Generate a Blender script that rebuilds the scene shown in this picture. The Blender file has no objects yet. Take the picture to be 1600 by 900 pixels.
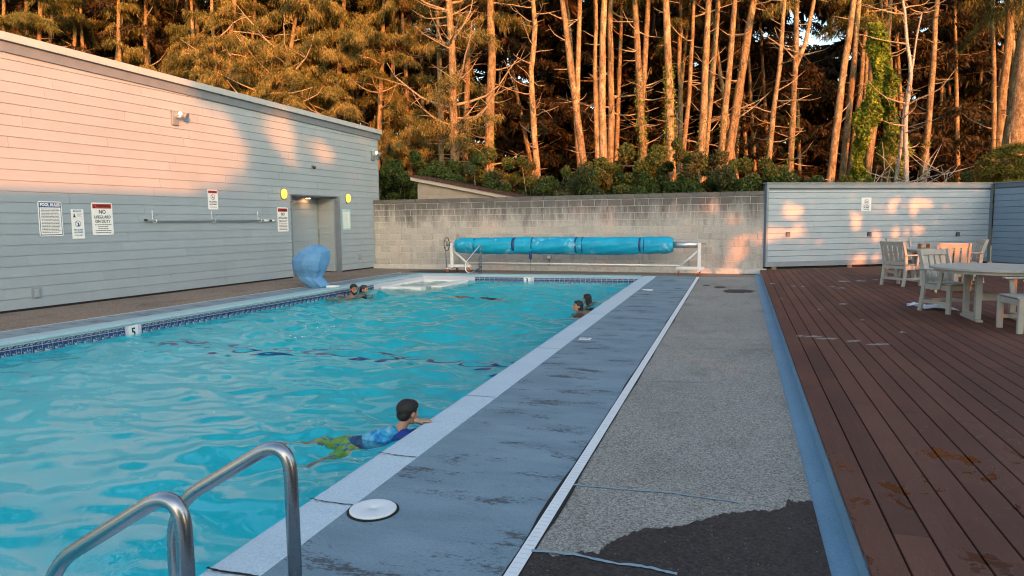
import bpy, bmesh, math, random
import numpy as np
from mathutils import Vector, Matrix, Quaternion
R_ = math.radians
rnd = random.Random(7)
S = bpy.context.scene
COL = S.collection

# ---------------------------------------------------------------- camera, sky, sun, exposure
FPX, CX, CY, EYE = 1067.0, 800.0, 450.0, 1.55
def _cam(px, py): return Vector(((px - CX) / FPX, -(py - CY) / FPX, -1)).normalized()
_Y = _cam(1149, 342); _P = _cam(149, 353); _Z = _Y.cross(_P)
if _Z.y < 0: _Z = -_Z
_Z.normalize(); _X = _Y.cross(_Z).normalized()
ROT = Matrix((_X, _Y, _Z))
cd = bpy.data.cameras.new('camera'); cam = bpy.data.objects.new('camera', cd); COL.objects.link(cam)
cam.matrix_world = Matrix.Translation((0, 0, EYE)) @ ROT.to_4x4()
cd.sensor_width = 36; cd.lens = FPX / 1600 * 36; cd.clip_start = .05; cd.clip_end = 2000
S.camera = cam

SUN_AZ, SUN_EL = 140.0, 9.0          # the sun stands behind the camera to the right, low
W = bpy.data.worlds.new('World'); S.world = W; W.use_nodes = True
wn = W.node_tree.nodes; wl = W.node_tree.links
sky = wn.new('ShaderNodeTexSky'); sky.sky_type = 'NISHITA'; sky.sun_disc = False
sky.sun_elevation = R_(SUN_EL); sky.sun_rotation = R_(SUN_AZ); sky.altitude = 50
sky.air_density = 1.0; sky.dust_density = 2.2; sky.ozone_density = .8
wl.new(sky.outputs[0], wn['Background'].inputs[0]); wn['Background'].inputs[1].default_value = .15
sd = bpy.data.lights.new('sun', 'SUN'); sun = bpy.data.objects.new('sun', sd); COL.objects.link(sun)
sd.energy = 3.1; sd.angle = R_(.55); sd.color = (1, .25, .045)
SDIR = Vector((-math.sin(R_(SUN_AZ)) * math.cos(R_(SUN_EL)), -math.cos(R_(SUN_AZ)) * math.cos(R_(SUN_EL)), -math.sin(R_(SUN_EL))))
sun.rotation_euler = SDIR.to_track_quat('-Z', 'Y').to_euler(); sun.location = (20, -24, 12)
S.view_settings.view_transform = 'Standard'; S.view_settings.look = 'None'
S.view_settings.exposure = 1.95; S.view_settings.gamma = 1
S.cycles.use_denoising = True; S.cycles.pixel_filter_type = 'BLACKMAN_HARRIS'; S.cycles.filter_width = 1.15
S.cycles.max_bounces = 8; S.cycles.transparent_max_bounces = 6
S.cycles.sample_clamp_indirect = 4

C0 = Vector((0, 0, EYE))
def ray(px, py): return ROT @ _cam(px, py)
def at_z(px, py, z=0.0): d = ray(px, py); return C0 + d * ((z - EYE) / d.z)
def at_y(px, py, y): d = ray(px, py); return C0 + d * (y / d.y)
def at_plane(px, py, P, n): d = ray(px, py); return C0 + d * ((Vector(P) - C0).dot(n) / d.dot(n))

# ---------------------------------------------------------------- tags and mesh helpers
def tag(o, label=None, cat=None, group=None, kind=None):
    if label: o['label'] = label
    if cat: o['category'] = cat
    if group: o['group'] = group
    if kind: o['kind'] = kind
    return o
def empty(name, loc=(0, 0, 0), rz=0, label=None, cat=None, group=None, parent=None):
    o = bpy.data.objects.new(name, None); COL.objects.link(o); o.location = loc; o.rotation_euler = (0, 0, rz)
    o.empty_display_size = .1
    if parent: o.parent = parent
    return tag(o, label, cat, group)
def inst(name, me, parent=None, loc=(0, 0, 0), rot=(0, 0, 0), sc=(1, 1, 1)):
    o = bpy.data.objects.new(name, me); COL.objects.link(o); o.location = loc; o.rotation_euler = rot; o.scale = sc
    if parent: o.parent = parent
    return o
class MB:
    def __init__(s): s.v = []; s.f = []; s.sm = []
    def add(s, vs, fs, smooth=False, M=None):
        b = len(s.v)
        for p in vs:
            p = Vector(p); s.v.append(M @ p if M else p)
        for f in fs: s.f.append([i + b for i in f]); s.sm.append(smooth)
        return s
    def box(s, x0, x1, y0, y1, z0, z1, M=None, bev=0):
        if bev <= 0:
            return s.add([(x0,y0,z0),(x1,y0,z0),(x1,y1,z0),(x0,y1,z0),(x0,y0,z1),(x1,y0,z1),(x1,y1,z1),(x0,y1,z1)],
                  [(0,3,2,1),(4,5,6,7),(0,1,5,4),(1,2,6,5),(2,3,7,6),(3,0,4,7)], False, M)
        bm = bmesh.new(); vs = [bm.verts.new(p) for p in [(x0,y0,z0),(x1,y0,z0),(x1,y1,z0),(x0,y1,z0),(x0,y0,z1),(x1,y0,z1),(x1,y1,z1),(x0,y1,z1)]]
        for f in [(0,3,2,1),(4,5,6,7),(0,1,5,4),(1,2,6,5),(2,3,7,6),(3,0,4,7)]: bm.faces.new([vs[i] for i in f])
        bmesh.ops.bevel(bm, geom=bm.edges[:], offset=bev, segments=1, affect='EDGES')
        bm.verts.index_update()
        s.add([v.co.copy() for v in bm.verts], [[v.index for v in f.verts] for f in bm.faces], False, M); bm.free(); return s
    def tube(s, pts, rad, n=8, M=None, cap=True, smooth=True):
        pts = [Vector(p) for p in pts]
        if not hasattr(rad, '__len__'): rad = [rad] * len(pts)
        vs = []; up = None
        for i, p in enumerate(pts):
            t = (pts[min(i+1, len(pts)-1)] - pts[max(i-1, 0)])
            t = t.normalized() if t.length > 1e-9 else Vector((0, 0, 1))
            if up is None:
                up = Vector((0, 0, 1)) if abs(t.z) < .9 else Vector((1, 0, 0))
            a = t.cross(up).normalized(); up = a.cross(t).normalized()
            for k in range(n):
                g = 2 * math.pi * k / n; vs.append(p + (a * math.cos(g) + up * math.sin(g)) * rad[i])
        fs = []
        for i in range(len(pts) - 1):
            for k in range(n): k2 = (k + 1) % n; fs.append((i*n+k, i*n+k2, (i+1)*n+k2, (i+1)*n+k))
        s.add(vs, fs, smooth, M)
        if cap:
            b = len(s.v) - len(vs)
            s.f.append([b + k for k in range(n)][::-1]); s.sm.append(False)
            s.f.append([b + (len(pts)-1)*n + k for k in range(n)]); s.sm.append(False)
        return s
    def lathe(s, prof, n=24, M=None, smooth=True):
        vs = [(r * math.cos(2*math.pi*k/n), r * math.sin(2*math.pi*k/n), z) for r, z in prof for k in range(n)]
        fs = [(i*n+k, i*n+(k+1) % n, (i+1)*n+(k+1) % n, (i+1)*n+k) for i in range(len(prof)-1) for k in range(n)]
        s.add(vs, fs, smooth, M); b = len(s.v) - len(vs)
        if prof[0][0] > 1e-6: s.f.append([b+k for k in range(n)][::-1]); s.sm.append(False)
        if prof[-1][0] > 1e-6: s.f.append([b+(len(prof)-1)*n+k for k in range(n)]); s.sm.append(False)
        return s
    def prism(s, poly, z0, z1, M=None):
        n = len(poly)
        return s.add([(x, y, z0) for x, y in poly] + [(x, y, z1) for x, y in poly],
                     [list(range(n))[::-1], [n+i for i in range(n)]] + [(i, (i+1) % n, n+(i+1) % n, n+i) for i in range(n)], False, M)
    def mesh(s, name, mat=None):
        me = bpy.data.meshes.new(name); me.from_pydata([tuple(p) for p in s.v], [], s.f)
        me.polygons.foreach_set('use_smooth', s.sm); me.update()
        if mat:
            for m in (mat if isinstance(mat, (list, tuple)) else [mat]): me.materials.append(m)
        return me
    def obj(s, name, mat=None, parent=None, loc=(0, 0, 0), rot=(0, 0, 0)):
        return inst(name, s.mesh(name, mat), parent, loc, rot)
def B(name, dims, mat, parent=None, loc=(0, 0, 0), rot=(0, 0, 0), bev=0):
    x0, x1, y0, y1, z0, z1 = dims
    return MB().box(x0, x1, y0, y1, z0, z1, None, bev).obj(name, mat, parent, loc, rot)
def copy_tree(o, parent=None):
    c = o.copy(); COL.objects.link(c); c.parent = parent
    for ch in list(o.children): copy_tree(ch, c)
    return c
def tri_mesh(name, V, mat, uvrand=None):
    """V: (n,3,3) triangles -> mesh, fast"""
    n = len(V); me = bpy.data.meshes.new(name)
    me.vertices.add(n * 3); me.vertices.foreach_set('co', V.astype(np.float32).ravel())
    me.loops.add(n * 3); me.loops.foreach_set('vertex_index', np.arange(n * 3, dtype=np.int32))
    me.polygons.add(n); me.polygons.foreach_set('loop_start', np.arange(0, n * 3, 3, dtype=np.int32))
    me.polygons.foreach_set('loop_total', np.full(n, 3, dtype=np.int32))
    me.update(calc_edges=True); me.materials.append(mat); return me

# ---------------------------------------------------------------- materials
def new_mat(name):
    m = bpy.data.materials.new(name); m.use_nodes = True; nt = m.node_tree
    return m, nt, nt.nodes['Principled BSDF'], nt.nodes, nt.links
def noise_node(nt, co, scale, detail=4, rough=.55, stretch=(1, 1, 1), dist=0):
    mp = nt.nodes.new('ShaderNodeMapping'); mp.inputs['Scale'].default_value = stretch
    nt.links.new(co, mp.inputs[0]); n = nt.nodes.new('ShaderNodeTexNoise'); n.inputs['Scale'].default_value = scale
    n.inputs['Detail'].default_value = detail; n.inputs['Roughness'].default_value = rough; n.inputs['Distortion'].default_value = dist
    nt.links.new(mp.outputs[0], n.inputs['Vector']); return n.outputs[0]
def ramp(nt, fac, stops):
    r = nt.nodes.new('ShaderNodeValToRGB'); nt.links.new(fac, r.inputs[0]); e = r.color_ramp.elements
    e[0].position, e[0].color = stops[0][0], (*stops[0][1], 1)
    e[1].position, e[1].color = stops[-1][0], (*stops[-1][1], 1)
    for p, c in stops[1:-1]: q = e.new(p); q.color = (*c, 1)
    return r.outputs[0]
def g3(v): return (v, v, v)
def mixc(nt, fac, a, b, mode='MIX'):
    m = nt.nodes.new('ShaderNodeMix'); m.data_type = 'RGBA'; m.blend_type = mode
    if isinstance(fac, (int, float)): m.inputs[0].default_value = fac
    else: nt.links.new(fac, m.inputs[0])
    for sock, v in ((m.inputs[6], a), (m.inputs[7], b)):
        if isinstance(v, tuple): sock.default_value = (*v, 1)
        else: nt.links.new(v, sock)
    return m.outputs[2]
def coords(nt, kind='world'):
    if kind == 'world': return nt.nodes.new('ShaderNodeNewGeometry').outputs['Position']
    return nt.nodes.new('ShaderNodeTexCoord').outputs['Object']
def bump(nt, b, h, strength, dist=.01):
    n = nt.nodes.new('ShaderNodeBump'); n.inputs['Strength'].default_value = strength; n.inputs['Distance'].default_value = dist
    nt.links.new(h, n.inputs['Height']); nt.links.new(n.outputs[0], b.inputs['Normal'])
def mat(name, c1, c2=None, scale=6, rough=.6, bmp=0, bscale=60, rv=0, metal=0, stretch=(1, 1, 1), spec=.5, lo=.35, hi=.65, co='world', dist=.01):
    m, nt, b, N, L = new_mat(name)
    b.inputs['Roughness'].default_value = rough; b.inputs['Metallic'].default_value = metal
    b.inputs['Specular IOR Level'].default_value = spec
    P = coords(nt, co)
    if c2 is not None: col = ramp(nt, noise_node(nt, P, scale, 5, .6, stretch), [(lo, c1), (hi, c2)])
    else: col = ramp(nt, noise_node(nt, P, scale, 3), [(.3, tuple(x*.95 for x in c1)), (.7, tuple(min(1, x*1.05) for x in c1))])
    if rv:
        oi = N.new('ShaderNodeObjectInfo'); r = ramp(nt, oi.outputs['Random'], [(0, g3(1-rv)), (1, g3(1+rv))])
        col = mixc(nt, 1.0, col, r, 'MULTIPLY')
    L.new(col, b.inputs['Base Color'])
    if bmp: bump(nt, b, noise_node(nt, P, bscale, 4, .6, stretch), bmp, dist)
    return m
def emis(name, col, st):
    m, nt, b, N, L = new_mat(name); b.inputs['Base Color'].default_value = (*col, 1)
    b.inputs['Emission Color'].default_value = (*col, 1); b.inputs['Emission Strength'].default_value = st; m.cycles.emission_sampling = 'FRONT' if st > 10 else 'NONE'; return m

def paint_siding(name, c, rv=.03):
    m, nt, b, N, L = new_mat(name); P = coords(nt)
    col = ramp(nt, noise_node(nt, P, 1.3, 5, .6), [(.3, tuple(x*.94 for x in c)), (.7, tuple(x*1.04 for x in c))])
    fine = ramp(nt, noise_node(nt, P, 14, 4, .6, (1, .5, 3)), [(.25, g3(.95)), (.75, g3(1.03))])
    col = mixc(nt, 1, col, fine, 'MULTIPLY')
    drip = ramp(nt, noise_node(nt, P, 5, 4, .7, (1, 1, .12)), [(.62, g3(1)), (.8, g3(.9))])
    col = mixc(nt, 1, col, drip, 'MULTIPLY')
    spot = ramp(nt, noise_node(nt, P, 24, 2, .5), [(.77, g3(0)), (.8, g3(1))])
    col = mixc(nt, spot, col, tuple(min(.85, x*1.35) for x in c))
    oi = N.new('ShaderNodeObjectInfo'); r = ramp(nt, oi.outputs['Random'], [(0, g3(1-rv)), (1, g3(1+rv))])
    L.new(mixc(nt, 1, col, r, 'MULTIPLY'), b.inputs['Base Color'])
    b.inputs['Roughness'].default_value = .62; b.inputs['Specular IOR Level'].default_value = .35
    bump(nt, b, noise_node(nt, P, 30, 5, .65, (1, .3, 4)), .25, .004)
    return m
MS = paint_siding('siding_paint', (.275, .345, .40))
MSP = paint_siding('pale_siding_paint', (.36, .44, .495))
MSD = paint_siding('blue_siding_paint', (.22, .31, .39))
MTR = mat('grey_trim', (.20, .245, .285), (.225, .275, .315), 4, .55, .15, 40)
MTRD = mat('slate_trim', (.125, .165, .205), (.15, .19, .235), 4, .55, .15, 40)
MFAS = mat('fascia_metal', (.34, .38, .41), (.38, .42, .45), 3, .45, .05, 30)
MDARK = mat('dark_gap', (.01, .01, .011), None, 6, .9)
MBLACK = mat('black_plastic', (.02, .02, .022), None, 10, .4)
MWHITE = mat('white_plastic', (.72, .76, .77), (.78, .81, .82), 8, .45, .05, 30)
MWPAINT = mat('white_paint', (.66, .67, .66), (.76, .77, .76), 9, .5, .1, 40)

def block_mat():
    m, nt, b, N, L = new_mat('concrete_block'); P = coords(nt)
    col = ramp(nt, noise_node(nt, P, 60, 6, .75), [(.25, (.27, .26, .24)), (.5, (.46, .445, .415)), (.75, (.62, .605, .57))])
    pits = ramp(nt, noise_node(nt, P, 150, 2, .5), [(.32, g3(.35)), (.42, g3(1))])
    col = mixc(nt, 1, col, pits, 'MULTIPLY')
    oi = N.new('ShaderNodeObjectInfo'); r = ramp(nt, oi.outputs['Random'], [(0, g3(.88)), (.5, g3(1.0)), (1, g3(1.05))])
    col = mixc(nt, 1, col, r, 'MULTIPLY')
    sp = N.new('ShaderNodeSeparateXYZ'); L.new(P, sp.inputs[0])
    zz = N.new('ShaderNodeMapRange'); L.new(sp.outputs[2], zz.inputs[0]); zz.inputs[1].default_value = 1.25; zz.inputs[2].default_value = 2.3
    st = noise_node(nt, P, 2.2, 6, .7, (1.6, 1, .35))
    ad = N.new('ShaderNodeMath'); ad.operation = 'MULTIPLY_ADD'; L.new(zz.outputs[0], ad.inputs[0]); ad.inputs[1].default_value = .50; L.new(st, ad.inputs[2])
    grime = ramp(nt, ad.outputs[0], [(.55, g3(0)), (.88, g3(1))])
    col = mixc(nt, grime, col, mixc(nt, 1, col, (.30, .30, .31), 'MULTIPLY'))
    white = ramp(nt, noise_node(nt, P, 3.0, 6, .8, (1, 1, .8)), [(.63, g3(0)), (.75, g3(.65))])
    col = mixc(nt, white, col, (.50, .49, .46))
    L.new(col, b.inputs['Base Color']); b.inputs['Roughness'].default_value = .93; b.inputs['Specular IOR Level'].default_value = .2
    bump(nt, b, noise_node(nt, P, 70, 6, .8), .7, .01); return m
MBLK = block_mat()
MMORT = mat('mortar', (.44, .43, .41), (.58, .57, .54), 9, .9, .4, 60)

def concrete(name, dark, light, sc=80, stain=(.5, .5, .5), patch=1.1, bm=.5, rough=.85, speck=True, streak=(1, 1, 1), lo=.52, hi=.72):
    m, nt, b, N, L = new_mat(name); P = coords(nt)
    col = ramp(nt, noise_node(nt, P, sc, 5, .75), [(.3, dark), (.7, light)])
    if speck:
        v = N.new('ShaderNodeTexVoronoi'); v.inputs['Scale'].default_value = sc * 1.1; L.new(P, v.inputs['Vector'])
        sp = N.new('ShaderNodeSeparateColor'); L.new(v.outputs['Color'], sp.inputs[0])
        col = mixc(nt, 1, col, ramp(nt, sp.outputs[0], [(0, g3(.50)), (.5, g3(1)), (1, g3(1.40))]), 'MULTIPLY')
    f = ramp(nt, noise_node(nt, P, patch, 7, .65, streak, .4), [(lo, g3(0)), (hi, g3(1))])
    col = mixc(nt, f, col, mixc(nt, 1, col, stain, 'MULTIPLY'))
    big = ramp(nt, noise_node(nt, P, .5, 3, .5), [(.3, g3(.9)), (.7, g3(1.08))])
    col = mixc(nt, 1, col, big, 'MULTIPLY')
    L.new(col, b.inputs['Base Color']); b.inputs['Roughness'].default_value = rough; b.inputs['Specular IOR Level'].default_value = .3
    bump(nt, b, noise_node(nt, P, sc, 4, .7), bm, .006); return m
MAGG = concrete('exposed_aggregate', (.13, .122, .105), (.46, .435, .385), 95, (.72, .70, .68), 1.6, .8, streak=(1, .6, 1))
MBRN = concrete('brown_concrete', (.15, .12, .095), (.31, .255, .21), 60, (.62, .6, .58), 1.8, .5, streak=(1, .5, 1))
def wet_mat():
    m = concrete('damp_dark_concrete', (.018, .0155, .015), (.058, .051, .048), 75, (.7, .7, .7), 2, .6, .5); nt = m.node_tree; b = nt.nodes['Principled BSDF']; L = nt.links
    v = nt.nodes.new('ShaderNodeTexVoronoi'); v.inputs['Scale'].default_value = 38; L.new(coords(nt), v.inputs['Vector'])
    f = ramp(nt, v.outputs['Distance'], [(.10, g3(.8)), (.16, g3(0))]); pick = nt.nodes.new('ShaderNodeSeparateColor'); L.new(v.outputs['Color'], pick.inputs[0])
    g = mixc(nt, 1, f, ramp(nt, pick.outputs[0], [(.80, g3(0)), (.84, g3(1))]), 'MULTIPLY'); src = b.inputs['Base Color'].links[0].from_socket
    L.new(mixc(nt, g, src, (.32, .29, .26)), b.inputs['Base Color']); return m
MWET = wet_mat()
def worn_paint(name, c, c2, bare, wear=.60, sc=2.2, streak=(.45, 2.0, 1), rough=.55):
    m, nt, b, N, L = new_mat(name); P = coords(nt)
    col = ramp(nt, noise_node(nt, P, 1.7, 6, .65, streak), [(.3, c), (.7, c2)])
    fine = ramp(nt, noise_node(nt, P, 70, 4, .7), [(.3, g3(.80)), (.7, g3(1.12))]); col = mixc(nt, 1, col, fine, 'MULTIPLY')
    a = noise_node(nt, P, sc, 8, .72, streak, .3); w = noise_node(nt, P, 42, 4, .75, (.7, 1.4, 1))
    mu = N.new('ShaderNodeMath'); mu.operation = 'MULTIPLY_ADD'; L.new(w, mu.inputs[0]); mu.inputs[1].default_value = .45; L.new(a, mu.inputs[2])
    f = ramp(nt, mu.outputs[0], [(wear+.2, g3(0)), (wear+.29, g3(.85))])
    col = mixc(nt, f, col, bare)
    pit = ramp(nt, noise_node(nt, P, 48, 3, .6, (.8, 1.2, 1)), [(.63, g3(0)), (.70, g3(.7))]); zone = ramp(nt, noise_node(nt, P, 1.3, 4, .6), [(.40, g3(0)), (.62, g3(1))])
    col = mixc(nt, mixc(nt, 1, pit, zone, 'MULTIPLY'), col, bare); L.new(col, b.inputs['Base Color'])
    rr = ramp(nt, f, [(0, g3(rough)), (1, g3(.85))]); L.new(rr, b.inputs['Roughness'])
    b.inputs['Specular IOR Level'].default_value = .35
    bump(nt, b, noise_node(nt, P, 55, 5, .7), .55, .006); return m
MBLUE = worn_paint('blue_deck_paint', (.145, .23, .28), (.235, .335, .395), (.06, .062, .068), .575, 2.6, (.6, 1.7, 1))
MCOP = worn_paint('pale_blue_coping_paint', (.49, .61, .68), (.56, .68, .75), (.10, .20, .24), .76, 5)
MCOPL = worn_paint('aqua_coping_paint', (.30, .48, .53), (.36, .56, .61), (.08, .14, .17), .74, 5)
MGUT = worn_paint('blue_gutter_paint', (.16, .30, .41), (.22, .38, .50), (.05, .08, .11), .72, 3, (1, .6, 1))
MWLINE = worn_paint('white_line', (.55, .60, .62), (.66, .70, .72), (.25, .25, .25), .74, 6)

def deck_mat():
    m, nt, b, N, L = new_mat('redbrown_decking'); P = coords(nt)
    base = ramp(nt, noise_node(nt, P, 1.5, 6, .6, (1.5, .7, 1)), [(.3, (.105, .042, .028)), (.7, (.155, .064, .041))])
    gr = noise_node(nt, P, 9, 3, .5, (4, .35, 1), 1.5)
    wv = N.new('ShaderNodeMath'); wv.operation = 'MULTIPLY'; L.new(gr, wv.inputs[0]); wv.inputs[1].default_value = 70
    sn = N.new('ShaderNodeMath'); sn.operation = 'SINE'; L.new(wv.outputs[0], sn.inputs[0])
    gcol = ramp(nt, sn.outputs[0], [(.0, g3(.88)), (1, g3(1.05))]); col = mixc(nt, 1, base, gcol, 'MULTIPLY')
    oi = N.new('ShaderNodeObjectInfo'); r = ramp(nt, oi.outputs['Random'], [(0, g3(.80)), (1, g3(1.16))]); col = mixc(nt, 1, col, r, 'MULTIPLY')
    sc = ramp(nt, noise_node(nt, P, 3.5, 6, .75, (.7, 2.2, 1)), [(.66, g3(0)), (.74, g3(.5))])
    col = mixc(nt, sc, col, (.22, .17, .15))
    wet = noise_node(nt, P, 4.2, 6, .65, (1, .8, 1), .5)
    sp = N.new('ShaderNodeSeparateXYZ'); L.new(P, sp.inputs[0])
    mr = N.new('ShaderNodeMapRange'); L.new(sp.outputs[1], mr.inputs[0]); mr.inputs[1].default_value = 3; mr.inputs[2].default_value = 9; mr.inputs[3].default_value = .05; mr.inputs[4].default_value = -.12
    ad = N.new('ShaderNodeMath'); L.new(wet, ad.inputs[0]); L.new(mr.outputs[0], ad.inputs[1])
    wf = ramp(nt, ad.outputs[0], [(.585, g3(0)), (.64, g3(1))])
    col = mixc(nt, wf, col, mixc(nt, 1, col, (.60, .50, .42), 'MULTIPLY')); L.new(col, b.inputs['Base Color'])
    L.new(ramp(nt, wf, [(0, g3(.72)), (1, g3(.16))]), b.inputs['Roughness'])
    L.new(ramp(nt, wf, [(0, g3(.3)), (1, g3(.5))]), b.inputs['Specular IOR Level'])
    bp = N.new('ShaderNodeBump'); bp.inputs['Distance'].default_value = .002; L.new(sn.outputs[0], bp.inputs['Height'])
    L.new(ramp(nt, wf, [(0, g3(.5)), (1, g3(.12))]), bp.inputs['Strength']); L.new(bp.outputs[0], b.inputs['Normal'])
    return m
MDECK = deck_mat()
def water_mat():
    m, nt, b, N, L = new_mat('pool_water'); b.inputs['Base Color'].default_value = (.72, .98, 1.0, 1)
    b.inputs['Transmission Weight'].default_value = 1; b.inputs['Roughness'].default_value = 0.0; b.inputs['IOR'].default_value = 1.333
    P = coords(nt); bump(nt, b, noise_node(nt, P, 13, 3, .55, (1, .5, 1), .5), .055, .03); return m
MWATER = water_mat()
MPLAST = mat('aqua_pool_plaster', (.006, .70, .78), (.015, .82, .90), 1.2, .8, .1, 20, lo=.3, hi=.7)
MNAVY = mat('navy_line_tile', (.008, .09, .30), None, 10, .3)
MSTEP = mat('white_step_shell', (.72, .74, .70), (.80, .82, .78), 4, .4)
def tile_mat():
    m, nt, b, N, L = new_mat('navy_scroll_tile'); O = coords(nt, 'object')
    n = noise_node(nt, O, 24, 2, .5, (1, 1, 1), 1.2)
    oi = N.new('ShaderNodeObjectInfo')
    f = ramp(nt, n, [(.48, g3(0)), (.53, g3(1))])
    sp = N.new('ShaderNodeVectorMath'); sp.operation = 'LENGTH'
    L.new(O, sp.inputs[0]); c = ramp(nt, sp.outputs['Value'], [(.045, g3(1)), (.06, g3(0))])
    ff = mixc(nt, 1, f, c, 'MULTIPLY')
    base = ramp(nt, oi.outputs['Random'], [(0, (.010, .028, .12)), (.5, (.014, .045, .17)), (1, (.012, .06, .15))])
    L.new(mixc(nt, ff, base, (.34, .48, .50)), b.inputs['Base Color']); b.inputs['Roughness'].default_value = .12; return m
MTILE = tile_mat()
MROPE = mat('navy_rope_tile', (.006, .015, .07), (.25, .38, .45), 55, .15, lo=.50, hi=.56, co='object')
MGROUT = mat('tile_grout', (.52, .53, .62), None, 10, .8)
def steel(name, c=(.40, .41, .43), r=.26):
    m, nt, b, N, L = new_mat(name); b.inputs['Metallic'].default_value = 1; P = coords(nt, 'object')
    L.new(ramp(nt, noise_node(nt, P, 6, 5, .6), [(.3, tuple(x*.95 for x in c)), (.7, c)]), b.inputs['Base Color'])
    L.new(ramp(nt, noise_node(nt, P, 9, 3, .5), [(.3, g3(r*.92)), (.7, g3(r*1.15))]), b.inputs['Roughness'])
    return m
MSTEEL = steel('brushed_stainless'); MALU = steel('dull_aluminium', (.62, .63, .64), .4)
MCOVER = mat('cyan_bubble_cover', (.005, .33, .62), (.02, .46, .74), 3, .5, .6, 26, lo=.35, hi=.6)
def cover_mat():
    m, nt, b, N, L = new_mat('cyan_bubble_cover'); P = coords(nt)
    col = ramp(nt, noise_node(nt, P, 3, 4, .6, (.6, 1, 1)), [(.3, (.0, .27, .46)), (.7, (.0, .38, .58))])
    f = ramp(nt, noise_node(nt, P, 2.3, 7, .75, (1, 1, 1), .6), [(.57, g3(0)), (.66, g3(.6))])
    L.new(mixc(nt, f, col, (.46, .66, .74)), b.inputs['Base Color']); b.inputs['Roughness'].default_value = .45
    bump(nt, b, noise_node(nt, P, 14, 5, .7, (.4, 1, 1)), .5, .02); return m
MCOVER = cover_mat()
MSTRAP = mat('dark_blue_strap', (.006, .05, .16), None, 12, .6)
MFAB = mat('blue_lift_cover_fabric', (.075, .23, .46), (.11, .29, .52), 5, .75, .9, 9, lo=.3, hi=.7)
MWOODP = mat('warm_grey_poly_lumber', (.37, .355, .31), (.44, .425, .375), 6, .55, .15, 60, stretch=(1, 1, 1), rv=.05)
MORANGE = mat('orange_caster', (.45, .07, .02), None, 12, .5)
def bark_mat(name, a, b_, c, sc=7):
    m, nt, b, N, L = new_mat(name); P = coords(nt)
    col = ramp(nt, noise_node(nt, P, sc, 7, .72, (1, 1, .35)), [(.3, a), (.52, b_), (.72, c)])
    pl = ramp(nt, noise_node(nt, P, 30, 5, .75, (1, 1, .45)), [(.36, g3(.38)), (.58, g3(1.15))]); col = mixc(nt, 1, col, pl, 'MULTIPLY')
    oi = N.new('ShaderNodeObjectInfo'); r = ramp(nt, oi.outputs['Random'], [(0, g3(.72)), (1, g3(1.15))])
    L.new(mixc(nt, 1, col, r, 'MULTIPLY'), b.inputs['Base Color']); b.inputs['Roughness'].default_value = .9; b.inputs['Specular IOR Level'].default_value = .15
    bump(nt, b, noise_node(nt, P, 20, 6, .75, (1, 1, .4)), .8, .03); return m
MBARK = bark_mat('spruce_bark', (.075, .05, .028), (.25, .185, .10), (.46, .38, .25))
MBARKP = bark_mat('bleached_dead_bark', (.26, .24, .21), (.40, .37, .33), (.52, .48, .43))
MTWIG = bark_mat('dead_twig_bark', (.24, .19, .12), (.36, .30, .20), (.46, .40, .29), 9)
def leaf_mat(name, stops, sc=1.6, trans=.25, rough=.65):
    m, nt, b, N, L = new_mat(name); P = coords(nt)
    n1 = noise_node(nt, P, sc, 6, .7); n2 = noise_node(nt, P, 17, 2, .5)
    a = N.new('ShaderNodeMath'); a.operation = 'MULTIPLY_ADD'; L.new(n2, a.inputs[0]); a.inputs[1].default_value = .5; L.new(n1, a.inputs[2])
    s = N.new('ShaderNodeMath'); s.operation = 'SUBTRACT'; L.new(a.outputs[0], s.inputs[0]); s.inputs[1].default_value = .25
    col = ramp(nt, s.outputs[0], stops); L.new(col, b.inputs['Base Color'])
    b.inputs['Roughness'].default_value = rough; b.inputs['Specular IOR Level'].default_value = .2
    if trans:
        t = N.new('ShaderNodeBsdfTranslucent'); L.new(col, t.inputs[0]); mx = N.new('ShaderNodeMixShader'); mx.inputs[0].default_value = trans
        L.new(b.outputs[0], mx.inputs[1]); L.new(t.outputs[0], mx.inputs[2]); L.new(mx.outputs[0], N['Material Output'].inputs[0])
    return m
MNEED = leaf_mat('dry_spruce_needles', [(.35, (.012, .016, .005)), (.45, (.07, .080, .02)), (.55, (.19, .165, .048)), (.70, (.33, .26, .09))])  # darkest stops put self-shadow of the boughs into the colour, beside dead and green tones
MNEEDG = leaf_mat('green_spruce_needles', [(.3, (.03, .05, .014)), (.55, (.11, .115, .03)), (.75, (.22, .17, .05))])
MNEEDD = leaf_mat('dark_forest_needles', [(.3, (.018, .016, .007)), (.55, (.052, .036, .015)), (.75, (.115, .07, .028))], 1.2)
MLEAF = leaf_mat('shrub_leaves', [(.3, (.026, .048, .014)), (.55, (.066, .104, .028)), (.8, (.14, .17, .046))], 2.5)
MLEAFB = leaf_mat('dried_shrub_leaves', [(.3, (.026, .042, .014)), (.5, (.065, .080, .028)), (.75, (.14, .11, .055))], 2.5)
MIVY = leaf_mat('ivy_leaves', [(.3, (.03, .07, .008)), (.50, (.11, .18, .02)), (.72, (.32, .36, .04))], 3.0, .2)
MGRND = mat('forest_floor', (.05, .04, .025), (.10, .08, .05), 2, .95, .6, 8)
MSKIN = mat('tan_skin', (.42, .21, .13), (.50, .26, .17), 8, .45, .05, 60, co='object')
MSKINF = mat('fair_skin', (.52, .29, .20), (.60, .35, .26), 8, .45, .05, 60, co='object')
MSKIND = mat('ruddy_skin', (.36, .155, .10), (.44, .20, .13), 8, .4, .05, 60, co='object')
MHAIR = mat('dark_wet_hair', (.004, .003, .003), (.016, .012, .010), 60, .6, .5, 90, co='object')
MHAIRB = mat('dark_brown_hair', (.014, .009, .006), (.045, .028, .018), 50, .4, .5, 80, co='object')

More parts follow.
